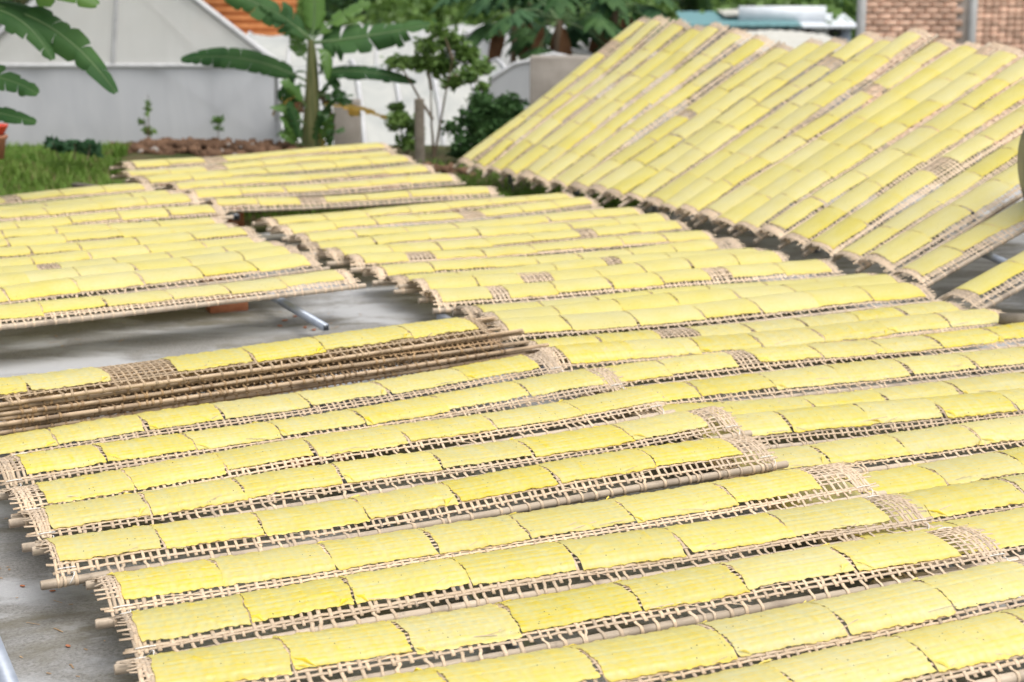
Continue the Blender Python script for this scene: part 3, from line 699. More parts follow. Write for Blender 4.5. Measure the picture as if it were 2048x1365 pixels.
# round basin at the right edge, standing on its rim on the sloping racks
bp=at(2128,352,8.7)
mb=MB().lathe([(.02,-.10),(.22,-.105),(.33,-.085),(.385,.0),(.40,.02),(.395,.026),(.375,.0),(.325,-.075),(.22,-.095),(.02,-.09)],k=48)
bo=mb.build('round_basin',MAT['basin'],smooth=True); bo.location=bp; bo.rotation_euler=(R(4),R(80),R(16)); setp(bo,'round grey metal basin on its rim at the right edge','basin')
wb=MB().box((0,0,0),(.20,.07,.05)).build('wood_block',MAT['wood']); wb.location=at(2046,640,7.35); wb.rotation_euler=(0,R(2),R(10)); setp(wb,'short weathered wood block on a rack at the right edge','wood block')
# crumbs of brick and a few dry leaves on the concrete
rg=random.Random(5)
for q,(px,py) in enumerate(((570,641),(590,633),(610,655),(560,652),(628,660),(182,1042),(105,1182),(45,1172),(136,1292))):
    d=FW+Vector((1,0,0))*((px-1024)/FPX)-UP*((py-682.5)/FPX); p=Vector((0,0,CAMH))+d*((.004-CAMH)/d.z)
    s=.011 if q<5 else .006
    m=MB().lathe([(s*.2,-s*.3),(s*1.0,-s*.1),(s*.9,s*.3),(s*.15,s*.45)],k=6); o=m.build('brick_crumb',MAT['brick']); o.location=p; o.rotation_euler=(0,0,rg.uniform(0,6)); o.scale=(1.6,.9,.8)
    setp(o,'tiny red brick crumb on the concrete, %s'%('near the jutting steel rail' if q<5 else 'left of the front row'),'brick crumb','brick crumbs near the jutting rail' if q<5 else 'brick crumbs left of the front row')
for q,(x,y) in enumerate(((-.60,4.08),(-.22,3.52))):
    o=MB().grid([[(-.02+.01*i,-.012+.008*j,.003+.004*math.sin(i*2+j)) for j in range(4)] for i in range(5)]).build('plastic_scrap',MAT['blue']); o.location=(x,y,.004); o.rotation_euler=(0,0,q)
    setp(o,'blue plastic scrap glimpsed through the rack lattice, %s'%('farther' if q==0 else 'nearer'),'plastic scrap','blue plastic scraps under the front row')

# straw, chips and grit lying on the concrete
rgl=np.random.RandomState(8); lit=MB()
for _ in range(900):
    if rgl.rand()<.55: x,y_=rgl.uniform(-2.6,-.2),rgl.uniform(2.6,5.2)
    else: x,y_=rgl.uniform(-3.5,.6),rgl.uniform(5.6,8.6)
    a=rgl.uniform(0,3.14); ln=rgl.choice([rgl.uniform(.003,.008),rgl.uniform(.01,.035)],p=[.75,.25]); wd=rgl.uniform(.0012,.0035)
    c=np.array((x,y_,.0025)); d=np.array((math.cos(a),math.sin(a),rgl.uniform(-.03,.05)))*ln; e_=np.array((-math.sin(a),math.cos(a),0))*wd
    lit.add([c-d-e_,c+d-e_,c+d+e_,c-d+e_],[(0,1,2,3)])
setp(lit.build('straw_litter',MAT['strip_brown']),'straw bits and grit strewn over the concrete',kind='stuff')
# ------------------------------------------------------------------ vegetation helpers
def bez(p0,p1,p2,n):
    s=np.linspace(0,1,n)[:,None]; p0,p1,p2=[np.array(tuple(p)) for p in(p0,p1,p2)]
    return (1-s)**2*p0+2*s*(1-s)*p1+s**2*p2
def banana_leaf(parent,p0,p1,p2,width,side,seed,mat='banana',fold=.35,tear=.25,stalk=.12):
    "a leaf blade along a bent midrib; side = direction across the blade"
    rg=np.random.RandomState(seed); n=44; C=bez(p0,p1,p2,n); T=np.gradient(C,axis=0); T/=np.linalg.norm(T,axis=1)[:,None]
    sd=np.array(tuple(side),float); S=sd[None,:]-T*(T@sd)[:,None]; S/=np.linalg.norm(S,axis=1)[:,None]; Nn=np.cross(S,T); Nn*=np.sign(Nn[:,2].mean()+1e-9)
    s=np.linspace(0,1,n); w=width*np.clip((s-stalk)/(1-stalk),0,1); u=np.clip((s-stalk)/(1-stalk),0,1)
    prof=1.02*width*np.clip(np.sin(np.pi*np.clip(u*.945+.045,0,1))**.42,0,1)*(u>0)*(1-.30*u)
    mb=MB(); m=6; c=np.linspace(0,1,m)
    for sg in(-1,1):
        i0=int(stalk*n); cut=[i0]
        while cut[-1]<n-1: cut.append(min(n-1,cut[-1]+rg.randint(2,8)))
        for a,b in zip(cut[:-1],cut[1:]):
            idx=np.arange(a,b+1); dr=rg.normal(0,tear*.9); sh=rg.uniform(-.02,.02)
            ww=prof[idx]*(1+rg.normal(0,.04+.12*tear))
            if b-a>2:
                e=np.ones(len(idx)); e[0]=1-tear*.75*rg.rand(); e[-1]=1-tear*.75*rg.rand(); ww=ww*e
            G=C[idx][:,None,:]+sg*S[idx][:,None,:]*(ww[:,None]*c[None,:])[...,None]+Nn[idx][:,None,:]*((fold*ww[:,None]*c[None,:]*(1-1.6*c[None,:]*(1+dr)))[...,None])+T[idx][:,None,:]*((c**2)[None,:,None]*(prof[idx][:,None,None]*(.25)))
            mb.grid(G)
    lf=mb.build('leaf',MAT[mat],parent,smooth=True)
    MB().tube(C,np.linspace(.013,.003,n)*width/.13,6).build('midrib',MAT['rib'],lf,smooth=True)
    return lf
def leaf_cloud(blobs,n,size,seed,mat,aspect=.45):
    "leaf-sized faces spread through several lumps"
    rg=np.random.RandomState(seed); B=np.array([(*b[0],*b[1]) for b in blobs],float); vol=np.prod(B[:,3:],1)**.8; pick=rg.choice(len(B),n,p=vol/vol.sum())
    d=rg.normal(size=(n,3)); d/=np.linalg.norm(d,axis=1)[:,None]; r=rg.rand(n)**.45*(1+.16*rg.normal(size=n))
    C=B[pick,:3]+d*B[pick,3:]*r[:,None]
    a=rg.normal(size=(n,3)); a[:,2]*=.55; a-=np.array([0,0,.25]); a/=np.linalg.norm(a,axis=1)[:,None]
    b=np.cross(a,rg.normal(size=(n,3))); b/=np.linalg.norm(b,axis=1)[:,None]
    sz=size*rg.uniform(.6,1.35,n)[:,None]
    V=np.stack([C-a*sz*.5,C+b*sz*aspect*.5-np.cross(a,b)*sz*.06,C+a*sz*.5,C-b*sz*aspect*.5-np.cross(a,b)*sz*.06],1).reshape(-1,3)
    return np_mesh('crown',V,np.arange(n*4).reshape(-1,4),MAT[mat])
def twig_pts(p,q,rg,n=7,amp=.04):
    p=np.array(tuple(p));q=np.array(tuple(q)); s=np.linspace(0,1,n)[:,None]; L=np.linalg.norm(q-p)
    return p+(q-p)*s+np.cumsum(rg.normal(0,amp*L/n,(n,3)),0)*np.sin(np.pi*s)
def A3(px,py,Y,dz=0): v=at(px,py,Y); return Vector((v.x,v.y,v.z+dz))
# ------------------------------------------------------------------ banana plant in the middle of the background
YB=16.0
bn=empty('banana_plant',A3(622,300,YB))
base=bn.location
def rel(v): return Vector(v)-base
MB().tube([rel(A3(x,y,YB)) for x,y in((622,306),(621,270),(623,225),(625,170),(624,120),(622,80))],[.10,.085,.075,.065,.05,.03],14).build('pseudostem',MAT['stem'],bn,smooth=True)
for q,(pts,wd,side,mat,tear) in enumerate((
  (((618,165),(490,95),(362,120)),.125,(0,.45,1),'banana',.2),
  (((616,175),(560,150),(588,285)),.12,(.9,.5,.2),'banana',.5),
  (((622,80),(560,20),(425,-30)),.17,(.3,.5,.8),'banana',.25),
  (((624,75),(635,20),(622,-90)),.12,(1,.25,0),'bananapale',.1),
  (((626,85),(680,85),(872,48)),.20,(.1,.6,.8),'banana',.5),
  (((628,150),(720,130),(832,165)),.085,(0,.55,.85),'banana',.15),
  (((634,190),(690,190),(722,232)),.10,(.2,.8,.4),'banana',.4),
  (((634,210),(690,205),(776,236)),.06,(.1,.8,.5),'bananadry',.6),
  (((632,100),(660,88),(655,160)),.07,(.8,.5,.1),'bananapale',.2),
  (((612,120),(585,90),(600,30)),.09,(.9,.3,.2),'bananapale',.2),
  (((612,195),(560,190),(545,232)),.06,(.5,.6,.4),'bananadry',.7),
  (((628,220),(665,225),(660,300)),.07,(.8,.5,.2),'banana',.5),
  (((608,215),(575,225),(590,300)),.06,(.8,.5,.2),'bananadry',.6))):
    p=[rel(A3(x,y,YB-.15*((q%3)-1)*(j/2))) for j,(x,y) in enumerate(pts)]
    banana_leaf(bn,p[0],p[1],p[2],wd,side,60+q,mat,tear=min(1,tear*1.5))
for q,(pts,wd,side,mat) in enumerate((
  (((616,150),(585,120),(560,205)),.07,(.7,.6,.2),'banana'),
  (((630,130),(655,120),(690,215)),.06,(.7,.6,.2),'banana'),
  (((616,200),(595,205),(583,262)),.055,(.8,.5,.1),'drybrown'),
  (((628,180),(650,185),(668,260)),.05,(.8,.5,.1),'drybrown'),
  (((626,240),(640,262),(648,300)),.05,(.8,.5,.1),'bananadry'),
  (((622,90),(590,40),(520,10)),.10,(.4,.6,.6),'banana'),
  (((626,80),(668,30),(740,5)),.11,(.3,.6,.7),'bananapale'))):
    p=[rel(A3(x,y,YB-.12*((q%3)-1)*(j/2))) for j,(x,y) in enumerate(pts)]
    banana_leaf(bn,p[0],p[1],p[2],wd,side,160+q,mat,tear=.7)
setp(bn,'banana plant with arching leaves between greenhouse and white tunnels','banana plant')
for q,(x,y,tx,ty) in enumerate(((610,250,540,215),(636,240,706,190),(612,215,560,165),(634,200,690,150),(600,292,560,238),(606,294,575,205),(640,294,668,228),(645,296,690,262),(596,296,552,272),(630,296,640,232))):
    sk=banana_leaf(bn,rel(A3(x,y,YB-.2)),rel(A3((x+tx)/2,(y+ty)/2-28,YB-.25)),rel(A3(tx,ty,YB-.3)),.075,(.6,.7,.2),260+q,'banana' if q%2 else 'bananapale',tear=.5)
# banana plant whose leaves reach in at the left edge
YL=10.5
bl=empty('banana_plant',A3(-130,470,YL)); base=bl.location
MB().tube([rel(A3(x,y,YL)) for x,y in((-130,480),(-126,300),(-118,120),(-100,-20))],[.11,.10,.085,.05],14).build('pseudostem',MAT['stem'],bl,smooth=True)
for q,(pts,wd,side,mat) in enumerate((
  (((-95,10),(95,-10),(232,186)),.115,(.6,.5,.6),'banana'),
  (((-95,0),(60,-70),(195,10)),.13,(.2,.7,.6),'bananapale'),
  (((-110,150),(0,140),(76,188)),.085,(.1,.6,.8),'banana'),
  (((-112,220),(-20,215),(72,246)),.07,(.1,.6,.8),'banana'),
  (((-100,30),(30,-20),(105,120)),.10,(.6,.6,.4),'banana'),
  (((-105,40),(-200,-80),(-330,60)),.13,(.2,.7,.6),'banana'),
  (((-100,-10),(-60,-200),(60,-260)),.14,(.6,.6,.3),'banana'))):
    p=[rel(A3(x,y,YL-.1*j)) for j,(x,y) in enumerate(pts)]
    banana_leaf(bl,p[0],p[1],p[2],wd,side,90+q,mat,tear=.45)
setp(bl,'banana plant outside the left edge reaching in with broad leaves','banana plant')
# ------------------------------------------------------------------ shrubs
def shrub(name,label,Y,stems,blobs,n,size,seed,mat,sw=.016):
    rg=np.random.RandomState(seed); p0=A3(*stems[0][0],Y); t=empty(name,p0)
    for a,b in stems:
        mb=MB().tube(twig_pts(A3(*a,Y)-p0,A3(*b,Y)-p0,rg),np.linspace(sw,sw*.4,7),6); mb.build('stem',MAT['bark'],t,smooth=True)
    mpp=Y/FPX
    bl_=[(tuple(A3(x,y,Y+rg.uniform(-.2,.2))-p0),(rx*mpp,max(rx,ry)*mpp*.9,ry*mpp)) for x,y,rx,ry in blobs]
    link('crown',leaf_cloud(bl_,n,size,seed,mat),t); return setp(t,label,'shrub')
shrub('leafy_shrub','tall thin shrub with bright leaf clusters beside the grey post',15.8,
  [((868,318),(862,180)),((868,318),(905,120)),((866,240),(800,130)),((905,150),(960,165)),((862,180),(850,100)),((905,120),(890,75))],
  [(855,92,26,20),(900,82,34,24),(935,110,28,22),(880,130,36,22),(845,125,30,18),(935,150,26,18),(965,135,22,16),(800,125,30,16),(905,165,24,14),(875,60,20,14),(965,175,16,10)],2600,.075,11,'leaf_a')
shrub('dense_shrub','dense dark green shrub against the sloping racks',15.2,
  [((985,345),(975,230)),((985,345),(1015,215)),((985,345),(940,240))],
  [(975,225,42,32),(1018,215,34,28),(945,245,34,28),(990,265,46,30),(935,290,34,22),(1030,235,26,24),(960,200,26,16),(900,255,18,14),(915,305,22,14)],3000,.075,12,'leaf_b')
shrub('small_shrub','small leafy shrub left of the grey post',15.9,[((812,318),(800,240)),((812,318),(828,250))],
  [(800,240,28,16),(815,285,24,18),(830,262,18,18),(795,215,18,10),(785,255,14,10)],800,.075,13,'leaf_a',.010)
shrub('weedy_plant','thin pale weed standing before the gable wall',16.2,[((298,280),(296,190)),((298,280),(288,235))],[(296,262,12,10),(285,245,8,6),(296,215,4,20)],110,.07,14,'leaf_a',.006)
shrub('weedy_plant','sparse yellowish weed on the right of the clay heap',16.2,[((437,288),(437,232))],[(437,240,12,8),(436,258,10,8)],60,.07,15,'bananapale',.005)
shrub('broad_leaf_weed','broad leaved green weeds on the grass hump',13.6,[((150,320),(150,285)),((120,320),(105,285)),((175,320),(180,290))],[(130,292,30,10),(170,292,26,10),(105,285,18,10),(185,300,16,10)],230,.10,16,'leaf_bl',.006)
# ------------------------------------------------------------------ papaya trees far behind
def papaya(label,px,Y,crown_y,base_y,leaves,seed,trunk=.11):
    rg=np.random.RandomState(seed); p0=A3(px,base_y,Y); t=empty('papaya_tree',p0)
    top=A3(px+rg.uniform(-4,4),crown_y,Y)-p0
    MB().tube(twig_pts((0,0,0),top,rg,8,.05),np.linspace(trunk,trunk*.6,8),10).build('trunk',MAT['bark'],t,smooth=True)
    for q in range(leaves):
        a=q*2.4+rg.uniform(-.3,.3); el=rg.uniform(-.5,.9); ln=rg.uniform(.5,.95)
        tip=top+Vector((math.cos(a)*math.cos(el)*ln,math.sin(a)*math.cos(el)*ln*.8,math.sin(el)*ln-.12))
        mb=MB(); c=np.array(tuple(tip)); out=np.array((math.cos(a),math.sin(a),-.35)); out/=np.linalg.norm(out); sd=np.array((-math.sin(a),math.cos(a),0)); 
        for k_ in range(9):
            b=(k_-4)*.62; d=out*math.cos(b)+sd*math.sin(b)+np.array((0,0,-.28)); L_=rg.uniform(.30,.46)*(1-.05*abs(k_-4))
            e=np.cross(d,(0,0,1.)); e/=np.linalg.norm(e)+1e-9
            s=np.linspace(0,1,5)[:,None]; wv=np.array([.02,.055,.085,.06,.004])[:,None]; ctr=c+d*L_*s+np.array((0,0,-.10))*s**2
            mb.grid(np.stack([ctr-e*wv,ctr+np.array((0,0,.012)),ctr+e*wv],1))
        lf=mb.build('leaf',MAT['leaf_b' if rg.rand()<.55 else 'leaf_bl'],t)
        MB().tube([tuple(top),tuple(top*.4+tip*.6+Vector((0,0,.06))),tuple(tip)],.011,5).build('stalk',MAT['rib'],lf)
    for q in range(4):
        a=rg.uniform(0,6.28); c=top+Vector((math.cos(a)*.22,math.sin(a)*.22,-.1)); mb=MB()
        s=np.linspace(0,1,6)[:,None]; ctr=np.array(tuple(c))+np.array((math.cos(a)*.25,math.sin(a)*.2,-.85))*s; wv=np.array([.02,.07,.09,.08,.06,.02])[:,None]
        mb.grid(np.stack([ctr-np.array((1,0,0))*wv,ctr+np.array((0,.04,0)),ctr+np.array((1,0,0))*wv],1)); mb.build('dry_leaf',MAT['drybrown'],t)
    return setp(t,label,'papaya tree','papaya trees behind the sloping rows')
papaya('papaya tree with bare upper trunk right of the white tunnels',1122,23.0,40,330,15,21,.10)
papaya('papaya tree on the left of the pair, leaves drooping',1030,24.5,20,330,13,22,.07)
papaya('papaya tree on the right, its crown over the sloping racks',1230,23.5,22,330,15,23,.08)
papaya('slender papaya tree between the others with dry leaves',1165,25.5,78,330,10,24,.07)
# ------------------------------------------------------------------ greenhouse with the big gable
YG=24.0
gh=empty('greenhouse',A3(240,380,YG)); base=gh.location
def gp(px,py,dy=0): v=A3(px,py,YG); return Vector((v.x,v.y+dy,v.z))-base
apex=gp(240,-118); er=gp(562,132); el_=gp(-82,132); zb=-.1
n=10
G=[[tuple(el_.lerp(er,i/n)) for i in range(n+1)],[tuple((el_.lerp(apex,i/(n/2)) if i<=n/2 else apex.lerp(er,(i-n/2)/(n/2)))+Vector((0,.03*math.sin(i*2.1),0))) for i in range(n+1)]]
MB().grid(G).build('gable_film',MAT['film'],gh)
MB().grid([[(el_.x+(er.x-el_.x)*i/20,.02*math.sin(i*1.7),zb+(er.z-zb-.01)*j/4) for i in range(21)] for j in range(5)]).build('net_wall',MAT['net'],gh)
back=Vector((-2.9,11,0))
for nm,a,b in(('roof_film',apex,er),('roof_film',apex,el_)):
    MB().grid([[tuple(a+back*(j/8)),tuple(a.lerp(b,.5)+back*(j/8)+Vector((0,0,.06*(j%2)))),tuple(b+back*(j/8))] for j in range(9)]).build(nm,MAT['rooffilm'],gh)
for e in(er,el_): MB().grid([[tuple(e+back*(j/4)),(e.x-2.9*j/4,e.y+11*j/4,zb)] for j in range(5)]).build('side_net',MAT['net'],gh)
MB().grid([[(el_.x-2.9+(er.x-el_.x)*i/4,11,zb) for i in range(5)],[(el_.x-2.9+(er.x-el_.x)*i/4,11,er.z) for i in range(5)]]).build('rear_net',MAT['net'],gh)
f_=-.03
def pipe(nm,a,b,r_): MB().tube([tuple(a+Vector((0,f_,0))),tuple(a.lerp(b,.5)+Vector((0,f_,0))),tuple(b+Vector((0,f_,0)))],r_,8).build(nm,MAT['frame'],gh)
pipe('rafter',apex,er,.05); pipe('rafter',apex,el_,.05); pipe('tie_rail',el_,er,.035)
pipe('post',Vector((0,0,er.z)),apex,.03)
f_=.09
pipe('post',Vector((er.x,0,zb)),er,.04); pipe('post',Vector((el_.x,0,zb)),el_,.04)
pipe('brace',gp(240,-60),gp(420,132),.03); pipe('brace',gp(240,-60),gp(60,132),.03); pipe('brace',gp(300,132),gp(560,300),.025); pipe('brace',gp(540,132),gp(340,300),.025)
pipe('brace',gp(0,110),gp(140,-10),.025)
for x in(60,420): pipe('post',Vector((gp(x,0).x,0,zb)),gp(x,132),.03)
setp(gh,'greenhouse with white film gable and grey net wall at left','greenhouse')
# ------------------------------------------------------------------ white film tunnels
def tunnel(label,c,ax,length,rad,hgt,nr,zb=-1.68,end=True):
    t=empty('film_tunnel',(c[0],c[1],zb)); ax=Vector(ax).normalized(); sd=Vector((ax.y,-ax.x,0))
    k=14; a=np.linspace(0,math.pi,k+1); G=[]
    m=nr*2
    for j in range(m+1):
        sagf=1-.025*(j%2); G.append([tuple(ax*(length*j/m)+sd*(math.cos(q)*rad*sagf)+Vector((0,0,math.sin(q)*hgt*sagf))) for q in a])
    MB().grid(G).build('film',MAT['tunnelfilm'],t,smooth=True)
    for j in range(0,m+1,2):
        MB().tube([tuple(ax*(length*j/m)+sd*(math.cos(q)*(rad+.015))+Vector((0,0,math.sin(q)*(hgt+.015)))) for q in a],.03,6).build('hoop',MAT['frame'],t,smooth=True)
    if end:
        for L_ in(0,length):
            MB().grid([[tuple(ax*L_+sd*(math.cos(q)*rad*f)+Vector((0,0,math.sin(q)*hgt*f))) for q in a] for f in(0,.35,.7,.995)]).build('end_film',MAT['net'],t)
    return setp(t,label,'film tunnel','white film tunnels')
hz=lambda y,Y: A3(1024,y,Y).z
tunnel('white film tunnel right behind the banana plant',(A3(552,0,22).x,22.0),(1,.16,0),2.9,2.5,hz(126,22)+1.68,6)
tunnel('white film tunnel with its arched end beside the grey cement block',(A3(1075,0,20.6).x,20.6),(.18,1,0),9,1.25,hz(122,20.6)+1.68,7)
tunnel('long white film tunnel behind the shrubs, mid distance',(A3(470,0,29).x,30.5),(1,.03,0),5.4,1.5,hz(72,29.5)+1.68,7)
tunnel('farthest white film tunnel below the dark trees',(A3(640,0,38).x,39),(1,-.05,0),5.5,1.5,hz(52,38)+1.68,7)
tunnel('short arched film tunnel facing the camera left of papaya trees',(A3(945,0,28).x,27),(.05,1,0),3.0,.85,hz(64,27.5)+1.68,3)
# posts and blocks
def post(px0,px1,ytop,Y,label,mat,depth,name='concrete_post'):
    a=A3(px0,ytop,Y); b=A3(px1,ytop,Y); w_=b.x-a.x; zb=float(terrain_z(np.array(a.x),np.array(Y)))-.1; h_=a.z-zb; ch=.012
    x,y_=w_/2,depth/2
    prof=[(-x,-y_+ch),(-x+ch,-y_),(x-ch,-y_),(x,-y_+ch),(x,y_-ch),(x-ch,y_),(-x+ch,y_),(-x,y_-ch)]
    mb=MB().grid([[(px*s,py*s,zz) for px,py in prof+[prof[0]]] for zz,s in((0,1.02),(h_*.5,1.0),(h_-.015,1),(h_,.95))])
    mb.add([(px*.95,py*.95,h_) for px,py in prof],[(0,1,2,7),(7,2,3,6),(6,3,4,5)])
    o=mb.build(name,mat); o.location=((a.x+b.x)/2,Y,zb); return setp(o,label,'post' if name=='concrete_post' else 'block')
post(829,848,198,15.0,'slim weathered post between the small shrubs',MAT['wood'],.09)
post(668,720,200,17.6,'wide grey cement post right of the banana stem',MAT['cement'],.25)
post(1060,1185,113,19.2,'square grey cement block behind the sloping racks',MAT['cement'],.5,'cement_block')
# ------------------------------------------------------------------ clay heap, grass, red pot
rg=np.random.RandomState(3)
def heap(name,label,cx_,cy_,rx,ry,h_,mat):
    n=40; u=np.linspace(-1,1,n); X,Y=np.meshgrid(u,u*1.0,indexing='ij'); r=np.sqrt(X**2+Y**2)
    Z=np.clip(1-r**2,0,1)*(.75+.5*rg.rand(n,n))*h_-.06
    gz=terrain_z(X*rx+cx_,Y*ry+cy_)
    o=MB().grid(np.stack([X*rx,Y*ry,Z+gz],-1)).build(name,mat); o.location=(cx_,cy_,0); return setp(o,label,'soil heap')
def clods(name,label,cx_,cy_,rx,ry,h_,n,mat,smin,smax):
    mb=MB()
    ico=np.array([(math.cos(a)*s,math.sin(a)*s,z) for z,s in((-.6,.7),(.1,1),(.7,.6)) for a in np.linspace(0,6.28,6,endpoint=False)]+[(0,0,1.0),(0,0,-1)])
    Q=[(i*6+j,i*6+(j+1)%6,(i+1)*6+(j+1)%6,(i+1)*6+j) for i in(0,1) for j in range(6)]+[(12+2*j,12+(2*j+1),12+(2*j+2)%6,18) for j in range(3)]
    for _ in range(n):
        a=rg.uniform(0,6.28); r=rg.rand()**.6; x=math.cos(a)*r; y_=math.sin(a)*r; s=rg.uniform(smin,smax)
        V=ico*(1+.25*rg.normal(size=(20,1)))*s*np.array((rg.uniform(.8,1.4),1,rg.uniform(.6,1)))
        z=max(0,1-r*r)*h_*.9+float(terrain_z(np.array(cx_+x*rx),np.array(cy_+y_*ry)))
        mb.add(V+np.array((cx_+x*rx,cy_+y_*ry,z)),Q)
    return setp(mb.build(name,mat),label,kind='stuff')
heap('clay_heap','long low heap of red brown clay before the gable',-2.85,16.1,1.5,.6,.07,MAT['clod'])
clods('clay_clods','loose red brown clay clods covering the heap',-2.85,15.95,1.45,.5,.07,560,MAT['clod'],.02,.065)
clods('grey_rubble','grey lumps scattered on the clay heap',-2.6,15.8,1.2,.45,.07,12,MAT['rubble'],.02,.045)
heap('clay_heap','small heap of orange clay left of the sloping racks',-.75,14.35,.45,.3,.07,MAT['clod'])
clods('clay_clods','clay lumps beside the leftmost sloping rack',-.7,14.3,.42,.25,.07,70,MAT['clod'],.02,.05)
def grass(name,label,pts,hmin,hmax,mat,seed):
    r_=np.random.RandomState(seed); P=np.array(pts); n=len(P); a=r_.uniform(0,6.28,n); L=r_.uniform(hmin,hmax,n); lean=r_.uniform(.05,.7,n)
    d=np.stack([np.cos(a)*lean,np.sin(a)*lean,np.ones(n)],-1); sd=np.stack([-np.sin(a),np.cos(a),0*a],-1)*(.004+.0035*r_.rand(n))[:,None]
    z=terrain_z(P[:,0],P[:,1]); b=np.stack([P[:,0],P[:,1],z],-1); m_=b+d*L[:,None]*.55; tip=b+d*L[:,None]*np.array([1.35,1.35,.9])
    V=np.stack([b-sd,b+sd,m_+sd*.8,m_-sd*.8,m_-sd*.8,m_+sd*.8,tip+sd*.1,tip-sd*.1],1).reshape(-1,3)
    Q=(np.arange(n)[:,None,None]*8+np.array([[0,1,2,3],[4,5,6,7]])[None]).reshape(-1,4)
    return setp(link(name,np_mesh(name,V,Q,MAT[mat])),label,kind='stuff')
def spread(n,x0,x1,y0,y1,seed,gap=True):
    r_=np.random.RandomState(seed); P=np.stack([r_.uniform(x0,x1,n),r_.uniform(y0,y1,n)],-1)
    f=np.sin(P[:,0]*5+1)*np.sin(P[:,1]*4)+r_.normal(0,.5,n); return P[f>-.5] if gap else P
grass('grass','green grass on the hump at left',np.vstack([(lambda P:P[P[:,0]<-.238*P[:,1]+.12*np.sin(P[:,1]*5)])(spread(34000,-6.2,-2.7,11.6,15.6,1,False))]),.05,.16,'grass',2)
grass('dry_grass','straw coloured dry grass among the green at left',(lambda P:P[P[:,0]<-.24*P[:,1]])(spread(5000,-6.2,-3.0,12,15.2,4)),.05,.15,'grassdry',5)
grass('grass','thin grass along the far edge of the concrete',np.vstack([spread(9000,-2.6,1.2,11.6,15.2,6),spread(1500,.2,1.2,12.0,13.2,7)]),.03,.09,'grass',8)
# red pot on a clay pot at the left edge
pt=empty('flower_pot',A3(-14,318,11.6)); 
MB().lathe([(.03,0),(.075,0),(.095,.13),(.11,.145),(.11,.165),(.09,.165)],k=20).build('clay_base',MAT['claypot'],pt,smooth=True)
MB().lathe([(.02,.165),(.085,.17),(.115,.225),(.12,.235),(.105,.235),(.075,.19),(.01,.185)],k=20).build('red_bowl',MAT['redpot'],pt,smooth=True)
pt.location.z=max(.0,A3(-14,318,11.6).z); setp(pt,'red bowl on a clay pot at the left edge','flower pot')
MB()
pl=MB().box((0,0,0),(.55,.05,.03)).build('plank',MAT['wood']); pl.location=A3(195,376,12.3); pl.rotation_euler=(0,0,R(-38)); setp(pl,'weathered plank end at the foot of the grass hump','plank')
# ------------------------------------------------------------------ brick building at the right
YW=26.0
bw=empty('brick_building',A3(1880,330,YW)); bw.location.z=-1.7; base=bw.location
zc=lambda y: A3(1024,y,YW).z-base.z
xr=lambda px: A3(px,60,YW).x-base.x
ztop=zc(-230); xl_,xr_=xr(1722),xr(2250); cm=xr(1943)
MB().box(((xl_+xr_)/2,.13,ztop/2),(xr_-xl_,.12,ztop)).build('mortar_wall',MAT['mortar'],bw)
MB().beam((xl_+.06,.2,ztop/2),(xl_+1.3,4.3,ztop/2),.10,ztop).build('side_wall',MAT['mortar'],bw)
MB().box(((xl_+xr_)/2+.7,2.2,ztop+.05),(xr_-xl_-1.2,4.6,.1)).build('roof_slab',MAT['cement'],bw)
for x_ in(xl_-.0,cm,xr_): MB().box((x_,.02,ztop/2),(.105,.19,ztop-.004)).build('column',MAT['column'],bw)
rb=np.random.RandomState(9)
def brickmesh(w_,h_):
    mb=MB(); x,y_,z=w_/2,.035,h_/2; b=.006
    fr_=[(-x+b,-y_,-z+b),(x-b,-y_,-z+b),(x-b,-y_,z-b),(-x+b,-y_,z-b),(-x,-y_+b,-z),(x,-y_+b,-z),(x,-y_+b,z),(-x,-y_+b,z),(-x,y_,-z),(x,y_,-z),(x,y_,z),(-x,y_,z)]
    mb.add(fr_,[(0,1,2,3),(4,5,1,0),(5,6,2,1),(6,7,3,2),(7,4,0,3),(8,9,5,4),(9,10,6,5),(10,11,7,6),(11,8,4,7)]); return mb
bm=[brickmesh(.185,.078).mesh('brick',MAT['wallbrick']),brickmesh(.10,.078).mesh('brick',MAT['wallbrick']),brickmesh(.105,.088).mesh('brick',MAT['wallbrick'])]
lo,hi=zc(135),zc(-62); cnt=0
restmb=MB(); row=0; z=.06
while z<ztop-.06:
    vis_=lo<z<hi
    for sec in(0,1):
        x=(xl_+.06 if sec==0 else cm+.06)+(.0 if sec else (.1 if row%2 else 0)); end=(cm-.06 if sec==0 else xr_-.06)
        if sec==0 and row%2:
            sp=[(xl_+.105,1)]; x=xl_+.165
        else: sp=[]
        st=.200 if sec==0 else .118
        while x+st*.9<end: sp.append((x+st/2,0 if sec==0 else 2)); x+=st
        for xc_,kind in sp:
            dy=.04+rb.uniform(-.007,.007)
            px_=1024+(xc_+base.x)*FPX/(YW*1.0)
            if vis_ and px_<2075 and cnt<300:
                o=link('brick',bm[kind],bw); o.location=(xc_+rb.uniform(-.004,.004),dy,z+rb.uniform(-.004,.004)); o.rotation_euler=(0,rb.normal(0,.012),0); cnt+=1
            else:
                x2={0:.0925,1:.05,2:.052}[kind]; restmb.box((xc_,dy+.002,z),(x2*2,.07,.078))
    z+=.092 if True else 0; row+=1
ro=restmb.build('other_bricks',MAT['wallbrick'],bw); ro['kind']='stuff'
setp(bw,'red brick building with pale concrete columns at the upper right','building')
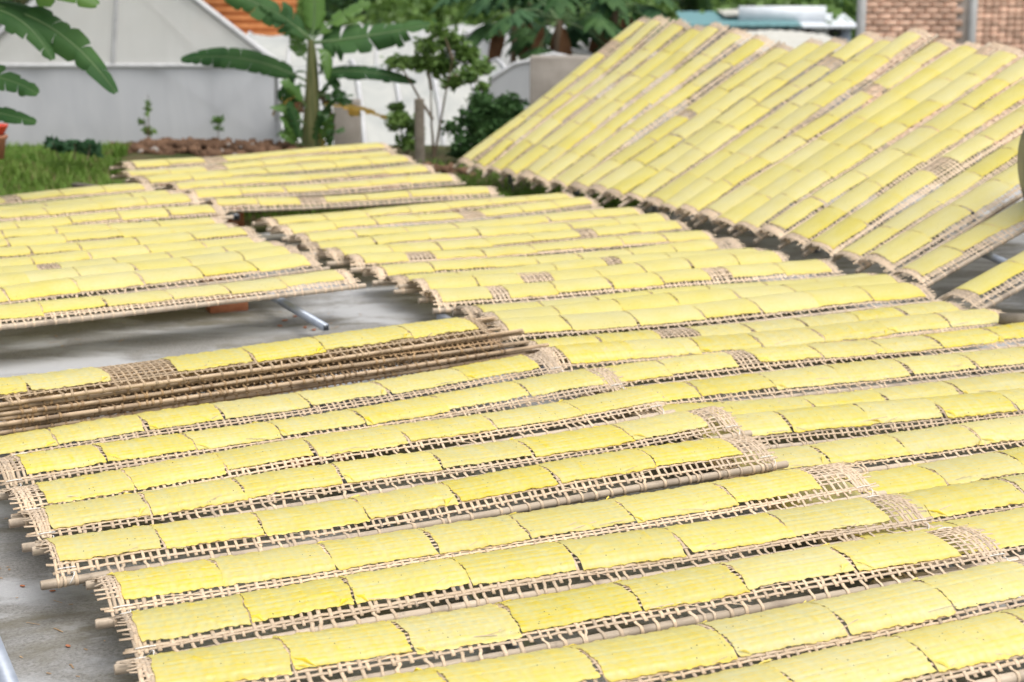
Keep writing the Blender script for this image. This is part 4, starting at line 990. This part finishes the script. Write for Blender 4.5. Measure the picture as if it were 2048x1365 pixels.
# ------------------------------------------------------------------ hut with teal and white roofs
YH=46.0
hu=empty('farm_hut',A3(1550,130,YH)); hu.location.z=-1.7; base=hu.location
hx=lambda px: A3(px,40,YH).x-base.x
hzz=lambda y: A3(1024,y,YH).z-base.z
def bx(nm,p0,p1,y0,y1,d0,d1,mat): return MB().box(((hx(p0)+hx(p1))/2,(d0+d1)/2,(hzz(y0)+hzz(y1))/2),(hx(p1)-hx(p0),d1-d0,abs(hzz(y0)-hzz(y1)))).build(nm,MAT[mat],hu)
MB().box(((hx(1395)+hx(1705))/2,1.6,hzz(52)/2),(hx(1705)-hx(1395),3.0,hzz(52))).build('wall',MAT['hutwall'],hu)
def slope(nm,p0,p1,yf,yb,d0,d1,mat):
    mb=MB(); n=24
    mb.grid([[(hx(p0)+(hx(p1)-hx(p0))*i/n,d0+(d1-d0)*j/2,hzz(yf)+(hzz(yb)-hzz(yf))*j/2+.02*(i%2)) for j in range(3)] for i in range(n+1)])
    mb.grid([[(hx(p0)+(hx(p1)-hx(p0))*i/n,d0,hzz(yf)+.02*(i%2)-(.06 if j==0 else 0)) for j in range(2)] for i in range(n+1)])
    return mb.build(nm,MAT[mat],hu)
slope('teal_roof',1365,1600,50,28,-.4,1.9,'teal'); slope('pale_roof',1585,1714,52,32,-.3,1.8,'palewhite')
slope('upper_roof',1450,1500,30,24,.4,2.0,'paleroof')
bx('white_panel',1480,1655,13,46,.25,.33,'palewhite')
for a,b in((1603,1625),(1660,1685),(1560,1580)): bx('window',a,b,55,72,.03,.11,'dark')
bx('door',1630,1658,56,80,.03,.11,'palewhite')
setp(hu,'farm hut with teal roof and white sheet panel','hut')
YP=33.0
pr_=empty('low_shed',A3(1620,160,YP)); pr_.location.z=-1.7; base=pr_.location
sx=lambda px: A3(px,80,YP).x-base.x
sz=lambda y: A3(1024,y,YP).z-base.z
MB().grid([[(sx(1500)+(sx(1730)-sx(1500))*i/20,4*j/2,sz(106)+(sz(78)-sz(106))*j/2*(.7+.3*math.sin(i*.17))+.02*(i%2)) for j in range(3)] for i in range(21)]).build('roof',MAT['paleroof'],pr_)
MB().box(((sx(1520)+sx(1710))/2,2,sz(112)/2),(sx(1710)-sx(1520),3.6,sz(112))).build('wall',MAT['hutwall'],pr_)
setp(pr_,'low shed with pale sagging roof beyond the sloping racks','shed')
# orange roofed house half hidden behind the banana leaves
YO=42.0
oh=empty('tiled_house',A3(470,100,YO)); oh.location.z=-1.7; base=oh.location
ox=lambda px: A3(px,20,YO).x-base.x
oz=lambda y: A3(1024,y,YO).z-base.z
MB().box(((ox(400)+ox(560))/2,2,oz(70)/2),(ox(560)-ox(400),3.6,oz(70))).build('wall',MAT['paleroof'],oh)
for j in range(9):
    MB().beam((ox(385),-.3+j*.28,oz(72)+j*.19),(ox(585),-.3+j*.28,oz(72)+j*.19),.34,.21).build('tile_course',MAT['orange'],oh)
setp(oh,'house with orange tiled roof half hidden by banana leaves','house')
# ------------------------------------------------------------------ the wood far behind
rg=np.random.RandomState(77); bl_=[]
for q in range(210):
    Y=rg.uniform(52,88); x=rg.uniform(-30,34); s=rg.uniform(1.2,2.8); z=float(terrain_z(np.array(x),np.array(Y)))
    bl_.append(((x,Y,z+rg.uniform(.3,6.5)),(s,s,s*.8)))
fo=link('wood',leaf_cloud(bl_,60000,.55,78,'leaf_c',.6)); setp(fo,'dark green wood rising far behind the greenhouses',kind='stuff')
bl_=[]
for q in range(60):
    x=rg.uniform(-9,14); Y=rg.uniform(47,51); s=rg.uniform(.6,1.2); bl_.append(((x,Y,-1.4+rg.uniform(.2,1.8)),(s,s,s*.7)))
fo=link('hedge',leaf_cloud(bl_,14000,.33,79,'leaf_a',.6)); setp(fo,'lighter green bushes at the foot of the far wood',kind='stuff')
